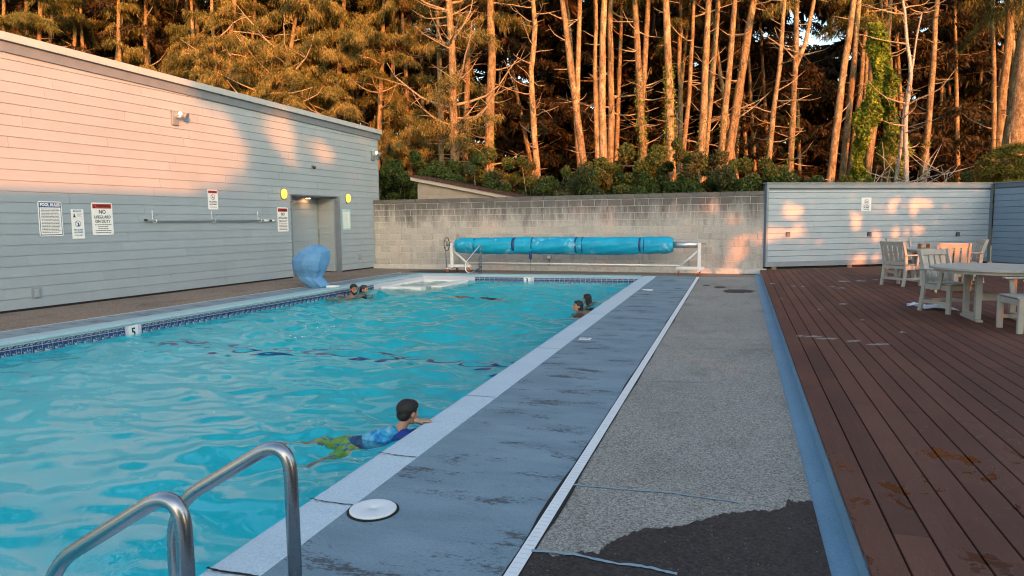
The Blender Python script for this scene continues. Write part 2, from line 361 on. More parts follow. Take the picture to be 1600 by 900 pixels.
# ================================================================= GROUND AND POOL
def lx_left(y, a=-9.66, b=-9.22): return a + (b - a) * (y - 6.6) / 12.3       # outer edge of the left coping
def far_y(x): return 19.0 + (x + 9.2) * .035                                  # outer edge of the far coping
Y0 = -4.0
def rx(y, a, b): return a + (b - a) * (y - 2.6) / 16.5
CO = lambda y: rx(y, -1.967, -2.035)      # right coping outer
CI = lambda y: rx(y, -2.245, -2.42)       # right coping inner
DR0 = lambda y: rx(y, -.935, -.965); DR1 = lambda y: rx(y, -.875, -.885)
GL = lambda y: rx(y, .425, .515); GR = lambda y: .525 + .0082 * y
LO = lx_left
LI = lambda y: lx_left(y) + .30
YF = far_y(-5.5)
def strip(name, fa, fb, ya, yb, z, m, n=12, th=.12, kind='structure', parent=None):
    """a flat paving sheet between two edge lines, with thickness"""
    mb = MB(); vs = []; fs = []
    for i in range(n + 1):
        t = i / n; y = (ya if not callable(ya) else 0); 
        for f in (fa, fb):
            yy0 = ya; yy1 = yb; y = yy0 + (yy1 - yy0) * t; vs.append((f(y), y, z))
    for i in range(n): fs.append((2*i, 2*i+1, 2*i+3, 2*i+2))
    k = len(vs); vs += [(x, y, z - th) for x, y, z_ in vs[:k]]
    for i in range(n): fs.append((2*i, 2*i+2, k+2*i+2, k+2*i)); fs.append((2*i+1, k+2*i+1, k+2*i+3, 2*i+3))
    fs.append((0, k, k+1, 1)); fs.append((2*n, 2*n+1, k+2*n+1, k+2*n))
    o = mb.add(vs, fs).obj(name, m, parent); 
    if kind: tag(o, kind=kind)
    return o
YE = 19.13
strip('aggregate_path', DR1, GL, Y0, YE, 0, MAGG, 16)
strip('blue_painted_walkway', CO, DR0, Y0, YE - .04, 0, MBLUE, 16)
strip('gutter_strip', GL, lambda y: GR(y) + .02, Y0, 20.3, -.012, MGUT, 16)
strip('far_pavement', lambda y: -12.1, GL, YE, 20.96, -.002, MBRN, 2)
strip('left_pavement', lambda y: -12.75, lambda y: LO(y) - .72, Y0, YE, 0, MBRN, 14)
strip('left_blue_walkway', lambda y: LO(y) - .68, LO, Y0, YE - .13, 0, MBLUE, 14)
strip('white_edge_line', lambda y: LO(y) - .72, lambda y: LO(y) - .68, Y0, YE, .001, MWLINE, 14)
# wide ground sheet around the paved court, in four pieces around the pool
g = MB()
for x0, x1, y0, y1 in ((-400, -12.7, -400, 21.2), (GR(0), 400, -400, 21.2), (-12.7, GR(0), -400, Y0)):
    g.add([(x0, y0, -.06), (x1, y0, -.06), (x1, y1, -.06), (x0, y1, -.06)], [(0, 1, 2, 3)])
g.add([(-9.8, YE-.1, -.06), (GR(0), YE-.1, -.06), (GR(0), 21.2, -.06), (-9.8, 21.2, -.06)], [(0, 1, 2, 3)])
tag(g.obj('ground', MGRND), kind='structure')
# bank and forest floor behind the walls
def hz(x, y):
    t = min(max((y - 21.4) / 10, 0), 1); return .6 + 1.9 * t * t * (3 - 2*t) + .02 * max(0, y - 32) + .15 * math.sin(x * .9) * math.sin(y * .7)
xs = list(np.linspace(-26, 30, 57)); xs = [-400, -120, -50] + xs + [60, 150, 400]; ys = list(np.linspace(21.0, 60, 40)) + [90, 160, 400]
tb = MB(); tb.add([(x, y + (max(0, (x - .8)) * .557 if x < 8 else 4.0) * (1 if y < 30 else 0), hz(x, y)) for y in ys for x in xs],
       [(j*len(xs)+i, j*len(xs)+i+1, (j+1)*len(xs)+i+1, (j+1)*len(xs)+i) for j in range(len(ys)-1) for i in range(len(xs)-1)], True)
tag(tb.obj('forest_floor', MGRND), kind='structure')

# pool shell
WZ = -.20
pi = [(CI(Y0), Y0), (CI(YF), far_y(CI(18)) - .3), (LI(YF), far_y(-9) - .3), (LI(Y0), Y0)]
def depth(y): return -1.75 if y < 8 else (-1.75 + .75 * min(1, (y - 8) / 7))
pb = MB(); NY = 24; v = []
for i in range(NY + 1):
    t = i / NY; yr = Y0 + (pi[1][1] - Y0) * t; yl = Y0 + (pi[2][1] - Y0) * t
    v += [(CI(yr), yr, -.10), (CI(yr), yr, depth(yr)), (LI(yl), yl, depth(yl)), (LI(yl), yl, -.10)]
fs = []
for i in range(NY):
    a = 4*i; b_ = a + 4
    for k in range(3): fs.append((a+k, a+k+1, b_+k+1, b_+k))
e = 4*NY; fs.append((e, e+1, e+2, e+3)); fs.append((3, 2, 1, 0))
pb.add(v, fs); pool = tag(pb.obj('pool_basin', MPLAST), kind='structure')
# breakpoint line across the floor and up the walls
MB().add([(LI(9)+.02, 9.18, depth(9.18)+.012), (CI(9)-.02, 9.18, depth(9.18)+.012), (CI(9)-.02, 9.34, depth(9.34)+.012), (LI(9)+.02, 9.34, depth(9.34)+.012)], [(0, 1, 2, 3)]).obj('depth_change_line', MNAVY, pool)
B('wall_line', (CI(9)-.016, CI(9)+.01, 9.18, 9.34, -1.6, -.36), MNAVY, pool)
# waterline tiles
T = .150
tm = MB().box(-.069, .069, -.004, .004, -.070, .070).mesh('tile', MTILE)
rm = MB().box(-.070, .070, -.004, .004, -.022, .022).mesh('rope_tile', MROPE)
def band(p0, p1, nrm, skip=()):
    p0 = Vector(p0); p1 = Vector(p1); d = (p1 - p0); L_ = d.length; d.normalize(); nrm = Vector(nrm)
    rz = math.atan2(d.y, d.x); n = int(L_ / T)
    for k in range(n):
        c = p0 + d * (T * (k + .5)); s = T * (k + .5)
        if any(a <= s <= b for a, b in skip): continue
        q = c + nrm * .006
        inst('tile', tm, pool, (q.x, q.y, -.194), (0, 0, rz)); inst('rope_tile', rm, pool, (q.x, q.y, -.093), (0, 0, rz))
    mb = MB(); a = p0 - nrm * .01; b = p1 - nrm * .01
    mb.add([a + Vector((0,0,-.295)), b + Vector((0,0,-.295)), b + Vector((0,0,-.045)), a + Vector((0,0,-.045)),
            p0+nrm*.003+Vector((0,0,-.295)), p1+nrm*.003+Vector((0,0,-.295)), p1+nrm*.003+Vector((0,0,-.045)), p0+nrm*.003+Vector((0,0,-.045))],
           [(0,1,2,3),(4,7,6,5),(0,4,5,1),(3,2,6,7),(0,3,7,4),(1,5,6,2)]); mb.obj('grout_bed', MGROUT, pool)
LP = lambda y: Vector((LI(y), y, 0))
yfl = far_y(-9) - .3; yfr = far_y(CI(18)) - .3
Y5 = at_plane(207, 518, (LI(8), 8, 0), Vector((1, -.03, 0))).y
band(LP(4.2), LP(yfl), (1, -.03, 0), skip=((Y5-4.2-.11, Y5-4.2+.11), (11.75, 30)))
X3 = at_y(822, 438, yfl).x
band((LI(yfl), yfl, 0), (CI(yfr), yfr, 0), (.03, -1, 0), skip=((0, 1.65), (X3-LI(yfl)-.14, X3-LI(yfl)+.14)))
def text(name, s, size, m, parent, loc, rot, align='CENTER', ext=.001, sx=1.0, bold=0):
    cu = bpy.data.curves.new(name, 'FONT'); cu.body = s; cu.size = size; cu.align_x = align; cu.align_y = 'CENTER'; cu.extrude = ext; cu.offset = bold
    cu.resolution_u = 3; t = bpy.data.objects.new('tmp', cu); COL.objects.link(t)
    dg = bpy.context.evaluated_depsgraph_get(); me = bpy.data.meshes.new_from_object(t.evaluated_get(dg)); bpy.data.objects.remove(t)
    me.materials.clear(); me.materials.append(m); return inst(name, me, parent, loc, rot, (sx, 1, 1))
MINK = mat('black_ink', (.012, .012, .014), None, 10, .5)
MBLU = mat('blue_sign_ink', (.01, .05, .20), (.012, .06, .22), 10, .45); MRED = mat('red_sign_ink', (.42, .03, .02), (.48, .04, .03), 10, .45)
MSKYI = mat('light_blue_ink', (.05, .22, .42), None, 10, .5)
d5 = empty('depth_marker', (LI(Y5) + .012, Y5, -.19), R_(90), 'white depth marker tile with black number 5 on the left pool wall', 'depth marker', 'depth markers set into the waterline tile')
B('tile_plate', (-.092, .092, -.006, .006, -.10, .125), MWHITE, d5)
text('number', '5', .19, MINK, d5, (0, -.0085, .01), (R_(90), 0, 0), sx=.9, bold=.005)
d3 = empty('depth_marker', (X3, yfl + (X3 - LI(yfl)) * .034 - .012, -.19), 0, 'white depth marker tile with black number 3 on the far pool wall', 'depth marker', 'depth markers set into the waterline tile')
B('tile_plate', (-.10, .10, -.006, .006, -.10, .12), MWHITE, d3)
text('number', '3', .18, MINK, d3, (0, -.0085, .03), (R_(90), 0, 0), sx=.9, bold=.005)
text('unit', 'FT', .07, MINK, d3, (0, -.0085, -.07), (R_(90), 0, 0))

# coping stones
def coping(p0, p1, inward, m, n, wob=0):
    """p0->p1 outer edge line; inward = unit vector towards the water; rounded nose overhanging the tile"""
    p0 = Vector((*p0, 0)); p1 = Vector((*p1, 0)); 
    for k in range(n):
        pass
def cop_run(fo, fi, ya, yb, n, m, nose):
    prof = [(0, 0), (.2, .002), (.55, .0), (.82, -.003), (.93, -.012), (.985, -.024), (1.0, -.036), (.99, -.050), (.94, -.060), (.93, -.066), (.5, -.068), (0, -.068)]
    for k in range(n):
        a = ya + (yb-ya)*k/n; b = ya + (yb-ya)*(k+1)/n; g_ = .0032
        mb = MB(); vs = []
        sk = rnd.uniform(-.003, .003); 
        for y in (a + g_, b - g_):
            o = fo(y); i_ = fi(y) + nose
            vs += [(o + (i_ - o) * u, y, z + .003 + sk*.4) for u, z in prof]
        P_ = len(prof); fs = [(j, (j+1) % P_, P_+(j+1) % P_, P_+j) for j in range(P_)] + [list(range(P_))[::-1], [P_+j for j in range(P_)]]
        mb.add(vs, fs).obj('coping_stone', m, pool)
for k in range(1, 29):
    y = Y0 + (YE-.03-Y0)*k/29
    if y < .5: continue
    pts = [(CO(y) + (CI(y)-.02-CO(y))*t, y + .012*math.sin(t*5+k)*t + (rnd.uniform(-.004, .004) if k % 2 else 0)) for t in np.linspace(.0, .93, 12)]
    if k in (6, 8, 9, 10, 12, 15, 19): ribbon_pts = pts
    else: continue
    mb = MB(); vs = []
    for i, (x, yy) in enumerate(pts): w = .0035 + .006*(1 if k == 8 else .25)*abs(math.sin(i*1.7+k)); vs += [(x, yy-w, .0085), (x, yy+w, .0085)]
    mb.add(vs, [(2*i, 2*i+1, 2*i+3, 2*i+2) for i in range(11)]); 
    c_ = mb.obj('joint_crack', MDARK, pool)
cop_run(CO, CI, Y0, YE - .03, 29, MCOP, -.025)
cop_run(LO, LI, Y0, yfl + .02, 29, MCOPL, .025)
def cop_far():
    prof = [(0, 0), (.55, .0), (.82, -.003), (.93, -.012), (.985, -.024), (1.0, -.036), (.99, -.050), (.94, -.060), (.93, -.066), (0, -.068)]
    xa = LO(yfl) ; xb = CI(yfr) - .03; n = 10
    for k in range(n):
        a = xa + (xb-xa)*k/n; b = xa + (xb-xa)*(k+1)/n; vs = []
        for x in (a + .002, b - .002):
            for u, z in prof: vs.append((x, far_y(x) + .02 - .34 * u, z + .0045))
        P_ = len(prof); fs = [(j, P_+j, P_+(j+1) % P_, (j+1) % P_) for j in range(P_)] + [list(range(P_)), [P_+j for j in range(P_)][::-1]]
        MB().add(vs, fs).obj('coping_stone', MCOPL, pool)
cop_far()
# mortar bed that carries the coping (fills under it, keeps water side closed)
strip('coping_bed', lambda y: CI(y) + .012, CO, Y0, YE, -.063, MMORT, 12, .3, None, pool)
strip('coping_bed', LO, lambda y: LI(y) - .012, Y0, YE, -.063, MMORT, 12, .3, None, pool)
MB().prism([(LO(yfl), yfl+.012), (CI(yfr)-.01, yfr+.012), (CI(yfr)-.01, 19.35), (LO(yfl), 19.25)], -.4, -.063).obj('coping_bed', MMORT, pool)

# water surface: real waves
nx, ny = 270, 760
u = np.linspace(0, 1, nx); w_ = np.linspace(0, 1, ny) ** .92
UU, WW = np.meshgrid(u, w_)
ylen0 = 0.2
YR = ylen0 + (yfr - .004 - ylen0) * WW; YL = ylen0 + (yfl - .004 - ylen0) * WW
YY = YR * UU + YL * (1 - UU)
cin = np.vectorize(CI)(YY); lin = np.vectorize(LI)(YY)
XX = (lin + .004) + (cin - .004 - lin - .004) * UU
rs = np.random.RandomState(3); H = np.zeros_like(XX)
for k in range(90):
    lam = .15 * (8.5 ** rs.rand()); th = rs.normal(R_(75), R_(40)); ph = rs.rand() * 6.28
    kk = 2*math.pi/lam; sl = .029 * (1 if lam > .32 else .80)
    H += sl / kk * np.sin(kk * (XX*math.cos(th) + YY*math.sin(th)) + ph + .8*np.sin(.7*XX+.5*YY+k))
amp = .75 + .35 * np.sin(.5*XX + 1) * np.sin(.43*YY) + .25*(YY > 12)
for (bx_, by_, br_) in ((-2.72, 4.6, .75), (-3.4, 4.3, .6), (-8.75, 14.1, .8), (-8.5, 14.7, .6), (-2.9, 12.8, .6), (-3.0, 14.1, .5), (-5.8, 14.9, .8)):
    rr_ = np.sqrt((XX-bx_)**2 + (YY-by_)**2); g_ = np.exp(-(rr_/br_)**2); H *= (1 + .9*g_); H += .006*g_*np.sin(rr_*34 + 1.5*np.sin(3*XX))
H = H * amp
edge = np.clip(np.minimum(np.minimum(UU, 1-UU) * 7, .4) / .25, .35, 1); H *= edge
ZZ = WZ + H * 1.15
vv = np.stack([XX, YY, ZZ], -1).reshape(-1, 3)
me = bpy.data.meshes.new('water'); me.vertices.add(len(vv)); me.vertices.foreach_set('co', vv.astype(np.float32).ravel())
i0 = (np.arange(ny-1)[:, None] * nx + np.arange(nx-1)[None, :]).ravel()
q = np.stack([i0, i0+1, i0+nx+1, i0+nx], -1).ravel().astype(np.int32)
me.loops.add(len(q)); me.loops.foreach_set('vertex_index', q); me.polygons.add(len(i0))
me.polygons.foreach_set('loop_start', np.arange(0, len(q), 4, dtype=np.int32)); me.polygons.foreach_set('loop_total', np.full(len(i0), 4, dtype=np.int32))
me.polygons.foreach_set('use_smooth', np.ones(len(i0), bool)); me.update(calc_edges=True); me.materials.append(MWATER)
tag(inst('water', me), kind='structure')
B('water_under_camera', (-9.3, -2.28, Y0, ylen0, WZ-.006, WZ), MWATER)['kind'] = 'structure'

# entry steps (white moulded platform) in the far left corner
st = empty('entry_steps', (-8.9, 17.4, -.2), 0, 'white moulded entry steps at water level in the far left corner of the pool', 'steps')
def W2(o, x0, x1, y0, y1, z0, z1, name, m, bev=.02): 
    l = o.location; return B(name, (x0-l.x, x1-l.x, y0-l.y, y1-l.y, z0-l.z, z1-l.z), m, o, bev=bev)
xl = LI(17) + .01; xr = at_z(744, 437, WZ).x
W2(st, xl, xr - .35, 16.15, 16.5, -1.0, WZ+.05, 'front_rim', MSTEP)
W2(st, xr-.34, xr, 16.75, yfl-.02, -1.0, WZ+.044, 'side_rim', MSTEP)
W2(st, xl, xl + .14, 16.5, yfl-.02, -1.0, WZ+.047, 'wall_rim', MSTEP)
W2(st, xl+.14, xr-.34, yfl-.18, yfl-.02, -1.0, WZ+.048, 'back_rim', MSTEP)
W2(st, xl+.14, xr-.34, 16.5, yfl-.18, -1.0, -.34, 'tread', MSTEP)
W2(st, xl+.9, xr-.1, 15.8, 16.15, -1.0, -.42, 'lower_tread', MSTEP)

# trench drain: white channel cover in 1 m lengths
dr = empty('trench_drain', (-.9, 9, 0), 0, 'long narrow white channel drain between the blue walkway and the grey concrete', 'drain')
for k in range(23):
    a = Y0 + k; b = min(a + .997, YE)
    if b <= a: break
    mb = MB(); z1 = .006
    mb.add([(DR0(a)+.9, a-9, z1), (DR1(a)+.9, a-9, z1), (DR1(b)+.9, b-9, z1), (DR0(b)+.9, b-9, z1),
            (DR0(a)+.9, a-9, -.05), (DR1(a)+.9, a-9, -.05), (DR1(b)+.9, b-9, -.05), (DR0(b)+.9, b-9, -.05)],
           [(0,1,2,3),(0,4,5,1),(1,5,6,2),(2,6,7,3),(3,7,4,0)]); mb.obj('cover_length', MWHITE, dr)
sl = MB()
for k in range(240):
    y = 1.2 + k * .045; x = (DR0(y) + DR1(y)) / 2 + .9
    sl.box(x-.022, x+.022, y-9, y-9+.006, .0063, .0068)
tag(sl.obj('slot', MWLINE, dr), kind='stuff')
dg_ = MB()
for f, s in ((DR0, -1), (DR1, 1)):
    ys_ = [Y0 + (YE-Y0)*k/120 for k in range(121)]
    vs = []; 
    for y in ys_:
        w = .006 + .014 * max(0, math.sin(y*3.1)*math.sin(y*1.3)) + rnd.uniform(0, .006)
        vs += [(f(y), y, .0042), (f(y) + s*w, y, .0042)]
    dg_.add(vs, [(2*i, 2*i+1, 2*i+3, 2*i+2) for i in range(120)])
tag(dg_.obj('drain_edge_grime', MDARK), kind='structure')

# blue sealant lines and damp patch on the aggregate
def ribbon(name, pts, w, z, m, kind='structure'):
    mb = MB(); vs = []
    for i, p in enumerate(pts):
        p = Vector((p[0], p[1], 0)); a = Vector((*pts[max(0, i-1)][:2], 0)); b = Vector((*pts[min(len(pts)-1, i+1)][:2], 0))
        t = (b-a).normalized(); n = Vector((-t.y, t.x, 0)); ww = w * (rnd.uniform(.65, 1.2))
        vs += [p + n*ww/2 + Vector((0,0,z)), p - n*ww/2 + Vector((0,0,z))]
    mb.add(vs, [(2*i, 2*i+1, 2*i+3, 2*i+2) for i in range(len(pts)-1)])
    return tag(mb.obj(name, m), kind=kind)
def pxline(pts, n=30):
    P_ = [at_z(x, y, 0) for x, y in pts]; out = []
    for i in range(len(P_)-1):
        for k in range(max(2, n//(len(P_)-1))): 
            t = k / max(2, n//(len(P_)-1)); q = P_[i].lerp(P_[i+1], t); out.append((q.x + rnd.uniform(-.004, .004), q.y + rnd.uniform(-.005, .005)))
    out.append((P_[-1].x, P_[-1].y)); return out
MSEAL = mat('blue_crack_sealant', (.20, .30, .36), (.27, .38, .45), 30, .5, .3, 40)
ribbon('crack_sealant_line', pxline([(832, 862), (895, 868), (950, 881), (1010, 888), (1058, 899)]), .022, .0085, MSEAL)
ribbon('crack_sealant_line', pxline([(893, 758), (960, 764), (1050, 771), (1155, 786)]), .018, .005, MSEAL)
MFAINT = mat('faint_crack_line', (.36, .38, .385), (.27, .275, .27), 12, .8)
for yy, xa, xb in ((543, 1035, 1225), (556, 1022, 1140), (595, 1000, 1150), (527, 1050, 1200), (505, 1062, 1190), (467, 1080, 1180), (480, 1072, 1190)):
    ribbon('faint_crack_line', pxline([(xa, yy), ((xa+xb)/2, yy+2), (xb, yy+4)]), .014, .0045, MFAINT)
dm = [(833, 860), (870, 872), (905, 862), (935, 866), (948, 852), (972, 840), (1000, 828), (1035, 826), (1062, 822), (1095, 814), (1120, 806), (1148, 801),
      (1158, 803), (1180, 798), (1205, 800), (1228, 792), (1232, 780), (1240, 786), (1271, 784)]
wp = []
for i in range(len(dm)-1):
    for k in range(6):
        t = k/6; a = at_z(dm[i][0]*(1-t)+dm[i+1][0]*t + rnd.uniform(-1.5, 1.5), dm[i][1]*(1-t)+dm[i+1][1]*t + rnd.uniform(-2.2, 2.2), 0); wp.append((a.x, a.y))
wp.append((GL(3.9), at_z(1271, 784, 0).y)); wp += [(GL(-1), -1.0), (DR1(-1)+.01, -1.0), (DR1(2.9)+.01, 2.9)]
wm = bmesh.new(); wvs = [wm.verts.new((x, y, .0040)) for x, y in wp]; wf = wm.faces.new(wvs); bmesh.ops.triangulate(wm, faces=[wf])
me = bpy.data.meshes.new('damp_patch'); wm.to_mesh(me); me.materials.append(MWET)
for p in me.polygons:
    if p.normal.z < 0: p.flip()
tag(inst('damp_patch', me), kind='structure')
# small puddle stains on the far concrete
MSTAIN = mat('dark_puddle', (.035, .032, .03), None, 8, .75)
for cx_, cy_, w, h in ((1155, 455, 26, 3.0), (1125, 449, 10, 1.6), (1104, 446, 6, 1), (700, 424, 60, 2), (1170, 428, 14, 1.2)):
    pts = []
    for k in range(28):
        a = 2*math.pi*k/28; r = rnd.uniform(.75, 1.15); q = at_z(cx_ + w*r*math.cos(a), cy_ + h*r*math.sin(a), 0); pts.append((q.x, q.y))
    bm_ = bmesh.new(); f_ = bm_.faces.new([bm_.verts.new((x, y, .0043)) for x, y in pts]); 
    if f_.normal.z < 0: f_.normal_flip()
    me = bpy.data.meshes.new('puddle_stain'); bm_.to_mesh(me); me.materials.append(MSTAIN); tag(inst('puddle_stain', me), kind='structure')

# skimmer lids
def lid(px, py, r, label):
    c = at_z(px, py, 0); o = empty('skimmer_lid', (c.x, c.y, .003), 0, label, 'skimmer lid', 'white round skimmer lids in the walkway')
    MB().lathe([(r+.012, -.002), (r+.012, .0025), (r, .0028)], 40).obj('dark_gap_ring', MDARK, o)
    MB().lathe([(r-.002, .000), (r-.002, .010), (r-.008, .013), (r-.02, .013), (r*.35, .0145), (r*.33, .0135), (r*.15, .0135), (r*.14, .011), (0, .011)], 40).obj('lid_disc', MWHITE, o)
    return o
lid(583, 798, .128, 'large white round skimmer lid at the coping edge nearest the camera')
lid(1012, 453.5, .128, 'small far white skimmer lid near the end of the blue walkway')
ft = at_z(912, 530, 0); f5 = empty('deck_depth_tile', (ft.x+.02, ft.y, .0042), 0, 'small white depth tile with dark lettering set flush beside the coping', 'depth tile')
B('tile_plate', (-.075, .075, -.075, .075, 0, .004), MWHITE, f5)
text('lettering', '4 FT', .055, MINK, f5, (0, 0, .0052), (0, 0, 0))

# ================================================================= LEFT BUILDING
A_ = Vector((-12.62, 6.5, 0)); B_ = Vector((-11.82, 20.7, 0)); bu = (B_ - A_).normalized(); brz = math.atan2(bu.y, bu.x)
bnrm = Vector((bu.y, -bu.x, 0))
bld = empty('pool_building', A_, brz, 'long grey blue building with horizontal siding along the left side of the pool', 'building')
def onw(px, py):
    p = at_plane(px, py, A_, bnrm); return (p - A_).dot(bu), p.z
S0, S1 = -7.0, 14.80
def topz(s): return 4.72 + (4.985 - 4.72) * (15 - s) / 12.4
AL0, AL1, ALZ, ALD = 10.2, 12.40, 2.36, .75
# core walls (behind the planks)
def quadwall(pts, m, name, parent=bld):
    MB().add(pts, [list(range(len(pts)))]).obj(name, m, parent)
core = MB()
core.box(S0, AL0-.03, .02, .2, .05, 4.55); core.box(AL1+.03, S1, .02, .2, .05, 4.4); core.box(AL0-.03, AL1+.03, .02, .2, ALZ+.04, 4.4)
core.box(S0, S1, 6.8, 7.0, 0, 4.4); core.box(S0, S0+.2, .2, 6.8, 0, 4.4); core.box(S1-.2, S1-.001, .2, 6.8, .0, 4.4)
core.obj('wall_core', MSP, bld)
def plank_mesh(L_, h, mname, m, yb=.018, yt=.006):
    return MB().add([(0,-yb,0),(L_,-yb,0),(L_,-yt,h),(0,-yt,h),(0,.018,0),(L_,.018,0),(L_,.018,h),(0,.018,h)],
        [(0,1,2,3),(4,7,6,5),(0,4,5,1),(3,2,6,7),(0,3,7,4),(1,5,6,2)]).mesh(mname, m)
CH = .1955
def planks(parent, segs, z, h, m, y=0, rz=0, origin=(0, 0)):
    for a, b in segs:
        me = plank_mesh(b-a-.003, h, 'siding_plank', m)
        inst('siding_plank', me, parent, (origin[0]+a*math.cos(rz), origin[1]+a*math.sin(rz) + y, z), (0, 0, rz))
z = .045; k = 0
while z < 4.62:
    off = (k * 1.37 + .6 * (k % 3)) % 3.66
    cuts = [S0] + [S0 + off + 3.66*j for j in range(0, 8) if S0 + .4 < S0 + off + 3.66*j < S1 - .5] + [S1]
    segs = []
    for a, b in zip(cuts[:-1], cuts[1:]):
        if z < ALZ - .02:
            if a < AL0 and b > AL0: segs.append((a, AL0 - .045)); 
            if a < AL1 and b > AL1: segs.append((AL1 + .10, b))
            if b <= AL0 or a >= AL1: segs.append((a, b))
        else: segs.append((a, b))
    segs = [(a, min(b, S1)) for a, b in segs if b - a > .05]
    for a, b in segs:
        h = min(CH - .006, topz((a+b)/2) - .26 - z)
        if h > .03: planks(bld, [(a, b)], z, h, MS)
    z += CH; k += 1
# corner board, frieze, fascia, base gap
B('corner_board', (S1, S1+.022, -.024, .16, .03, 4.45), MTR, bld)
def sloped(name, y0, y1, za, zb, m):
    vs = []
    for s in (S0-.3, S1+.14):
        t = topz(s); vs += [(s, y0, t+za), (s, y1, t+za), (s, y1, t+zb), (s, y0, t+zb)]
    return MB().add(vs, [(0,1,2,3)[::-1], (4,5,6,7), (0,1,5,4), (1,2,6,5), (2,3,7,6), (3,0,4,7)]).obj(name, m, bld)
sloped('frieze_board', -.055, .017, -.33, -.145, MTRD)
sloped('fascia', -.13, .017, -.14, .0, MFAS)
sloped('roof', .018, 7.2, -.06, -.012, MFAS)
B('base_gap', (S0, AL0-.05, -.004, .1, 0.003, .043), MDARK, bld); B('base_gap', (AL1+.1, S1, -.004, .1, .003, .043), MDARK, bld)
# alcove
B('jamb', (AL0-.048, AL0, -.03, .12, .0, ALZ+.03), MTRD, bld); B('jamb', (AL1-.002, AL1+.10, -.034, .10, .0, ALZ+.03), MTRD, bld)
B('lintel', (AL0, AL1-.002, -.002, .15, ALZ, ALZ+.038), MTRD, bld)
B('alcove_ceiling', (AL0-1.2, AL1+.05, .15, ALD+.05, ALZ-.01, ALZ+.02), MTR, bld)
B('alcove_back_core', (AL0-1.2, AL1+.05, ALD+.03, ALD+.1, 0, ALZ-.012), MS, bld)
B('alcove_floor', (AL0, AL1, 0, ALD, -.05, .002), MBRN, bld)
for i in range(12):
    zz = .03 + i*CH; h = min(CH-.004, ALZ-.015-zz)
    planks(bld, [(AL0-1.1, AL1-.02)], zz, h, MS, y=ALD)
    me = plank_mesh(ALD-.14, h, 'siding_plank', MS); inst('siding_plank', me, bld, (AL1-.02, ALD-.02, zz), (0, 0, R_(-90)))
B('corner_trim', (AL1-.045, AL1-.024, ALD-.06, ALD-.03, 0, ALZ-.012), MTR, bld)
lm = empty('ceiling_lamp', (0, 0, 0), 0, 'small warm ceiling lamp in the door recess of the building', 'ceiling lamp')
lm.parent = None; p = A_ + bu*11.75 - bnrm*.60; lm.location = (p.x, p.y, ALZ-.014)
MB().lathe([(.085, 0), (.085, -.02), (.07, -.025)], 20).obj('trim_ring', MWHITE, lm)
MB().lathe([(.065, -.018), (.06, -.03), (0, -.034)], 20).obj('lens', emis('warm_lamp_lens', (1, .42, .15), 18), lm)
# alcove sign
def wall_empty(name, px, py, label, cat, group=None, out=.02):
    s, z_ = onw(px, py); p = A_ + bu*s + bnrm*out; return empty(name, (p.x, p.y, z_), brz, label, cat, group)
# sconces
MSC = emis('yellow_lamp_diffuser', (1, .72, .08), .30)
def sconce(px, py, label):
    o = wall_empty('wall_lamp', px, py, label, 'wall lamp', 'lit oval wall lamps beside the door recess')
    M_ = Matrix.Rotation(R_(90), 4, 'X') @ Matrix.Diagonal((.95, 1.35, 1, 1))
    MB().lathe([(.118, -.02), (.118, .012), (.108, .022), (0, .022)], 28, M_).obj('back_plate', MTRD, o)
    MB().lathe([(.103, .023), (.101, .05), (.088, .085), (.06, .108), (.03, .117), (0, .119)], 28, M_).obj('diffuser', MSC, o)
sconce(441, 303, 'lit oval yellow wall lamp left of the door recess')
sconce(541.5, 310, 'lit oval yellow wall lamp right of the door recess')
MFL = emis('floodlight_lens', (1, .74, .36), 3)
def flood(px, py, label, sc=1.0):
    o = wall_empty('floodlight', px, py, label, 'floodlight', 'floodlights high on the building wall')
    B('mounting_box', (-.09, .09, -.05, .01, -.17, .15), MTRD, o, bev=.008)
    MB().tube([(.0, -.05, .0), (.05, -.12, .02), (.10, -.15, .04)], .018, 8).obj('arm', MALU, o)
    h = MB(); Mh = Matrix.Translation((.14, -.19, .05)) @ Matrix.Rotation(R_(115), 4, 'X') @ Matrix.Rotation(R_(20), 4, 'Y')
    h.lathe([(.03, -.09), (.055, -.08), (.075, .0), (.082, .05), (.078, .052)], 18, Mh); h.obj('lamp_head', MTRD, o)
    MB().lathe([(.074, .046), (.05, .05), (0, .051)], 18, Mh).obj('lens', MFL, o)
    MB().lathe([(.02, 0), (.036, .02), (.036, .05), (.02, .065), (0, .068)], 14, Matrix.Translation((.06, -.13, .06))).obj('bulb', MFL, o)
flood(271, 184, 'floodlight on a grey box high on the sunlit left wall')
flood(581, 243, 'small lit floodlight near the far corner of the building')
sc_ = wall_empty('security_camera', 487, 261, 'small black dome camera on the wall above the door recess', 'security camera')
B('bracket', (-.03, .03, -.03, 0, -.03, .05), MTRD, sc_)
MB().lathe([(0, -.055), (.035, -.045), (.052, -.015), (.055, .01), (.04, .03), (0, .032)], 18, Matrix.Translation((0, -.075, -.01))).obj('dome', MBLACK, sc_)
# outlets
for px, py, lb in ((55.5, 458, 'grey electrical outlet cover low on the left wall below the pool rules sign'), (561, 401, 'small outlet cover low on the wall right of the door recess')):
    o = wall_empty('outlet_box', px, py, lb, 'outlet', 'outlet covers on the building wall')
    B('back_plate', (-.09, .09, -.012, .012, -.10, .10), MTR, o, bev=.004); B('cover', (-.04, .04, -.03, -.013, -.075, .075), MS, o, bev=.004)

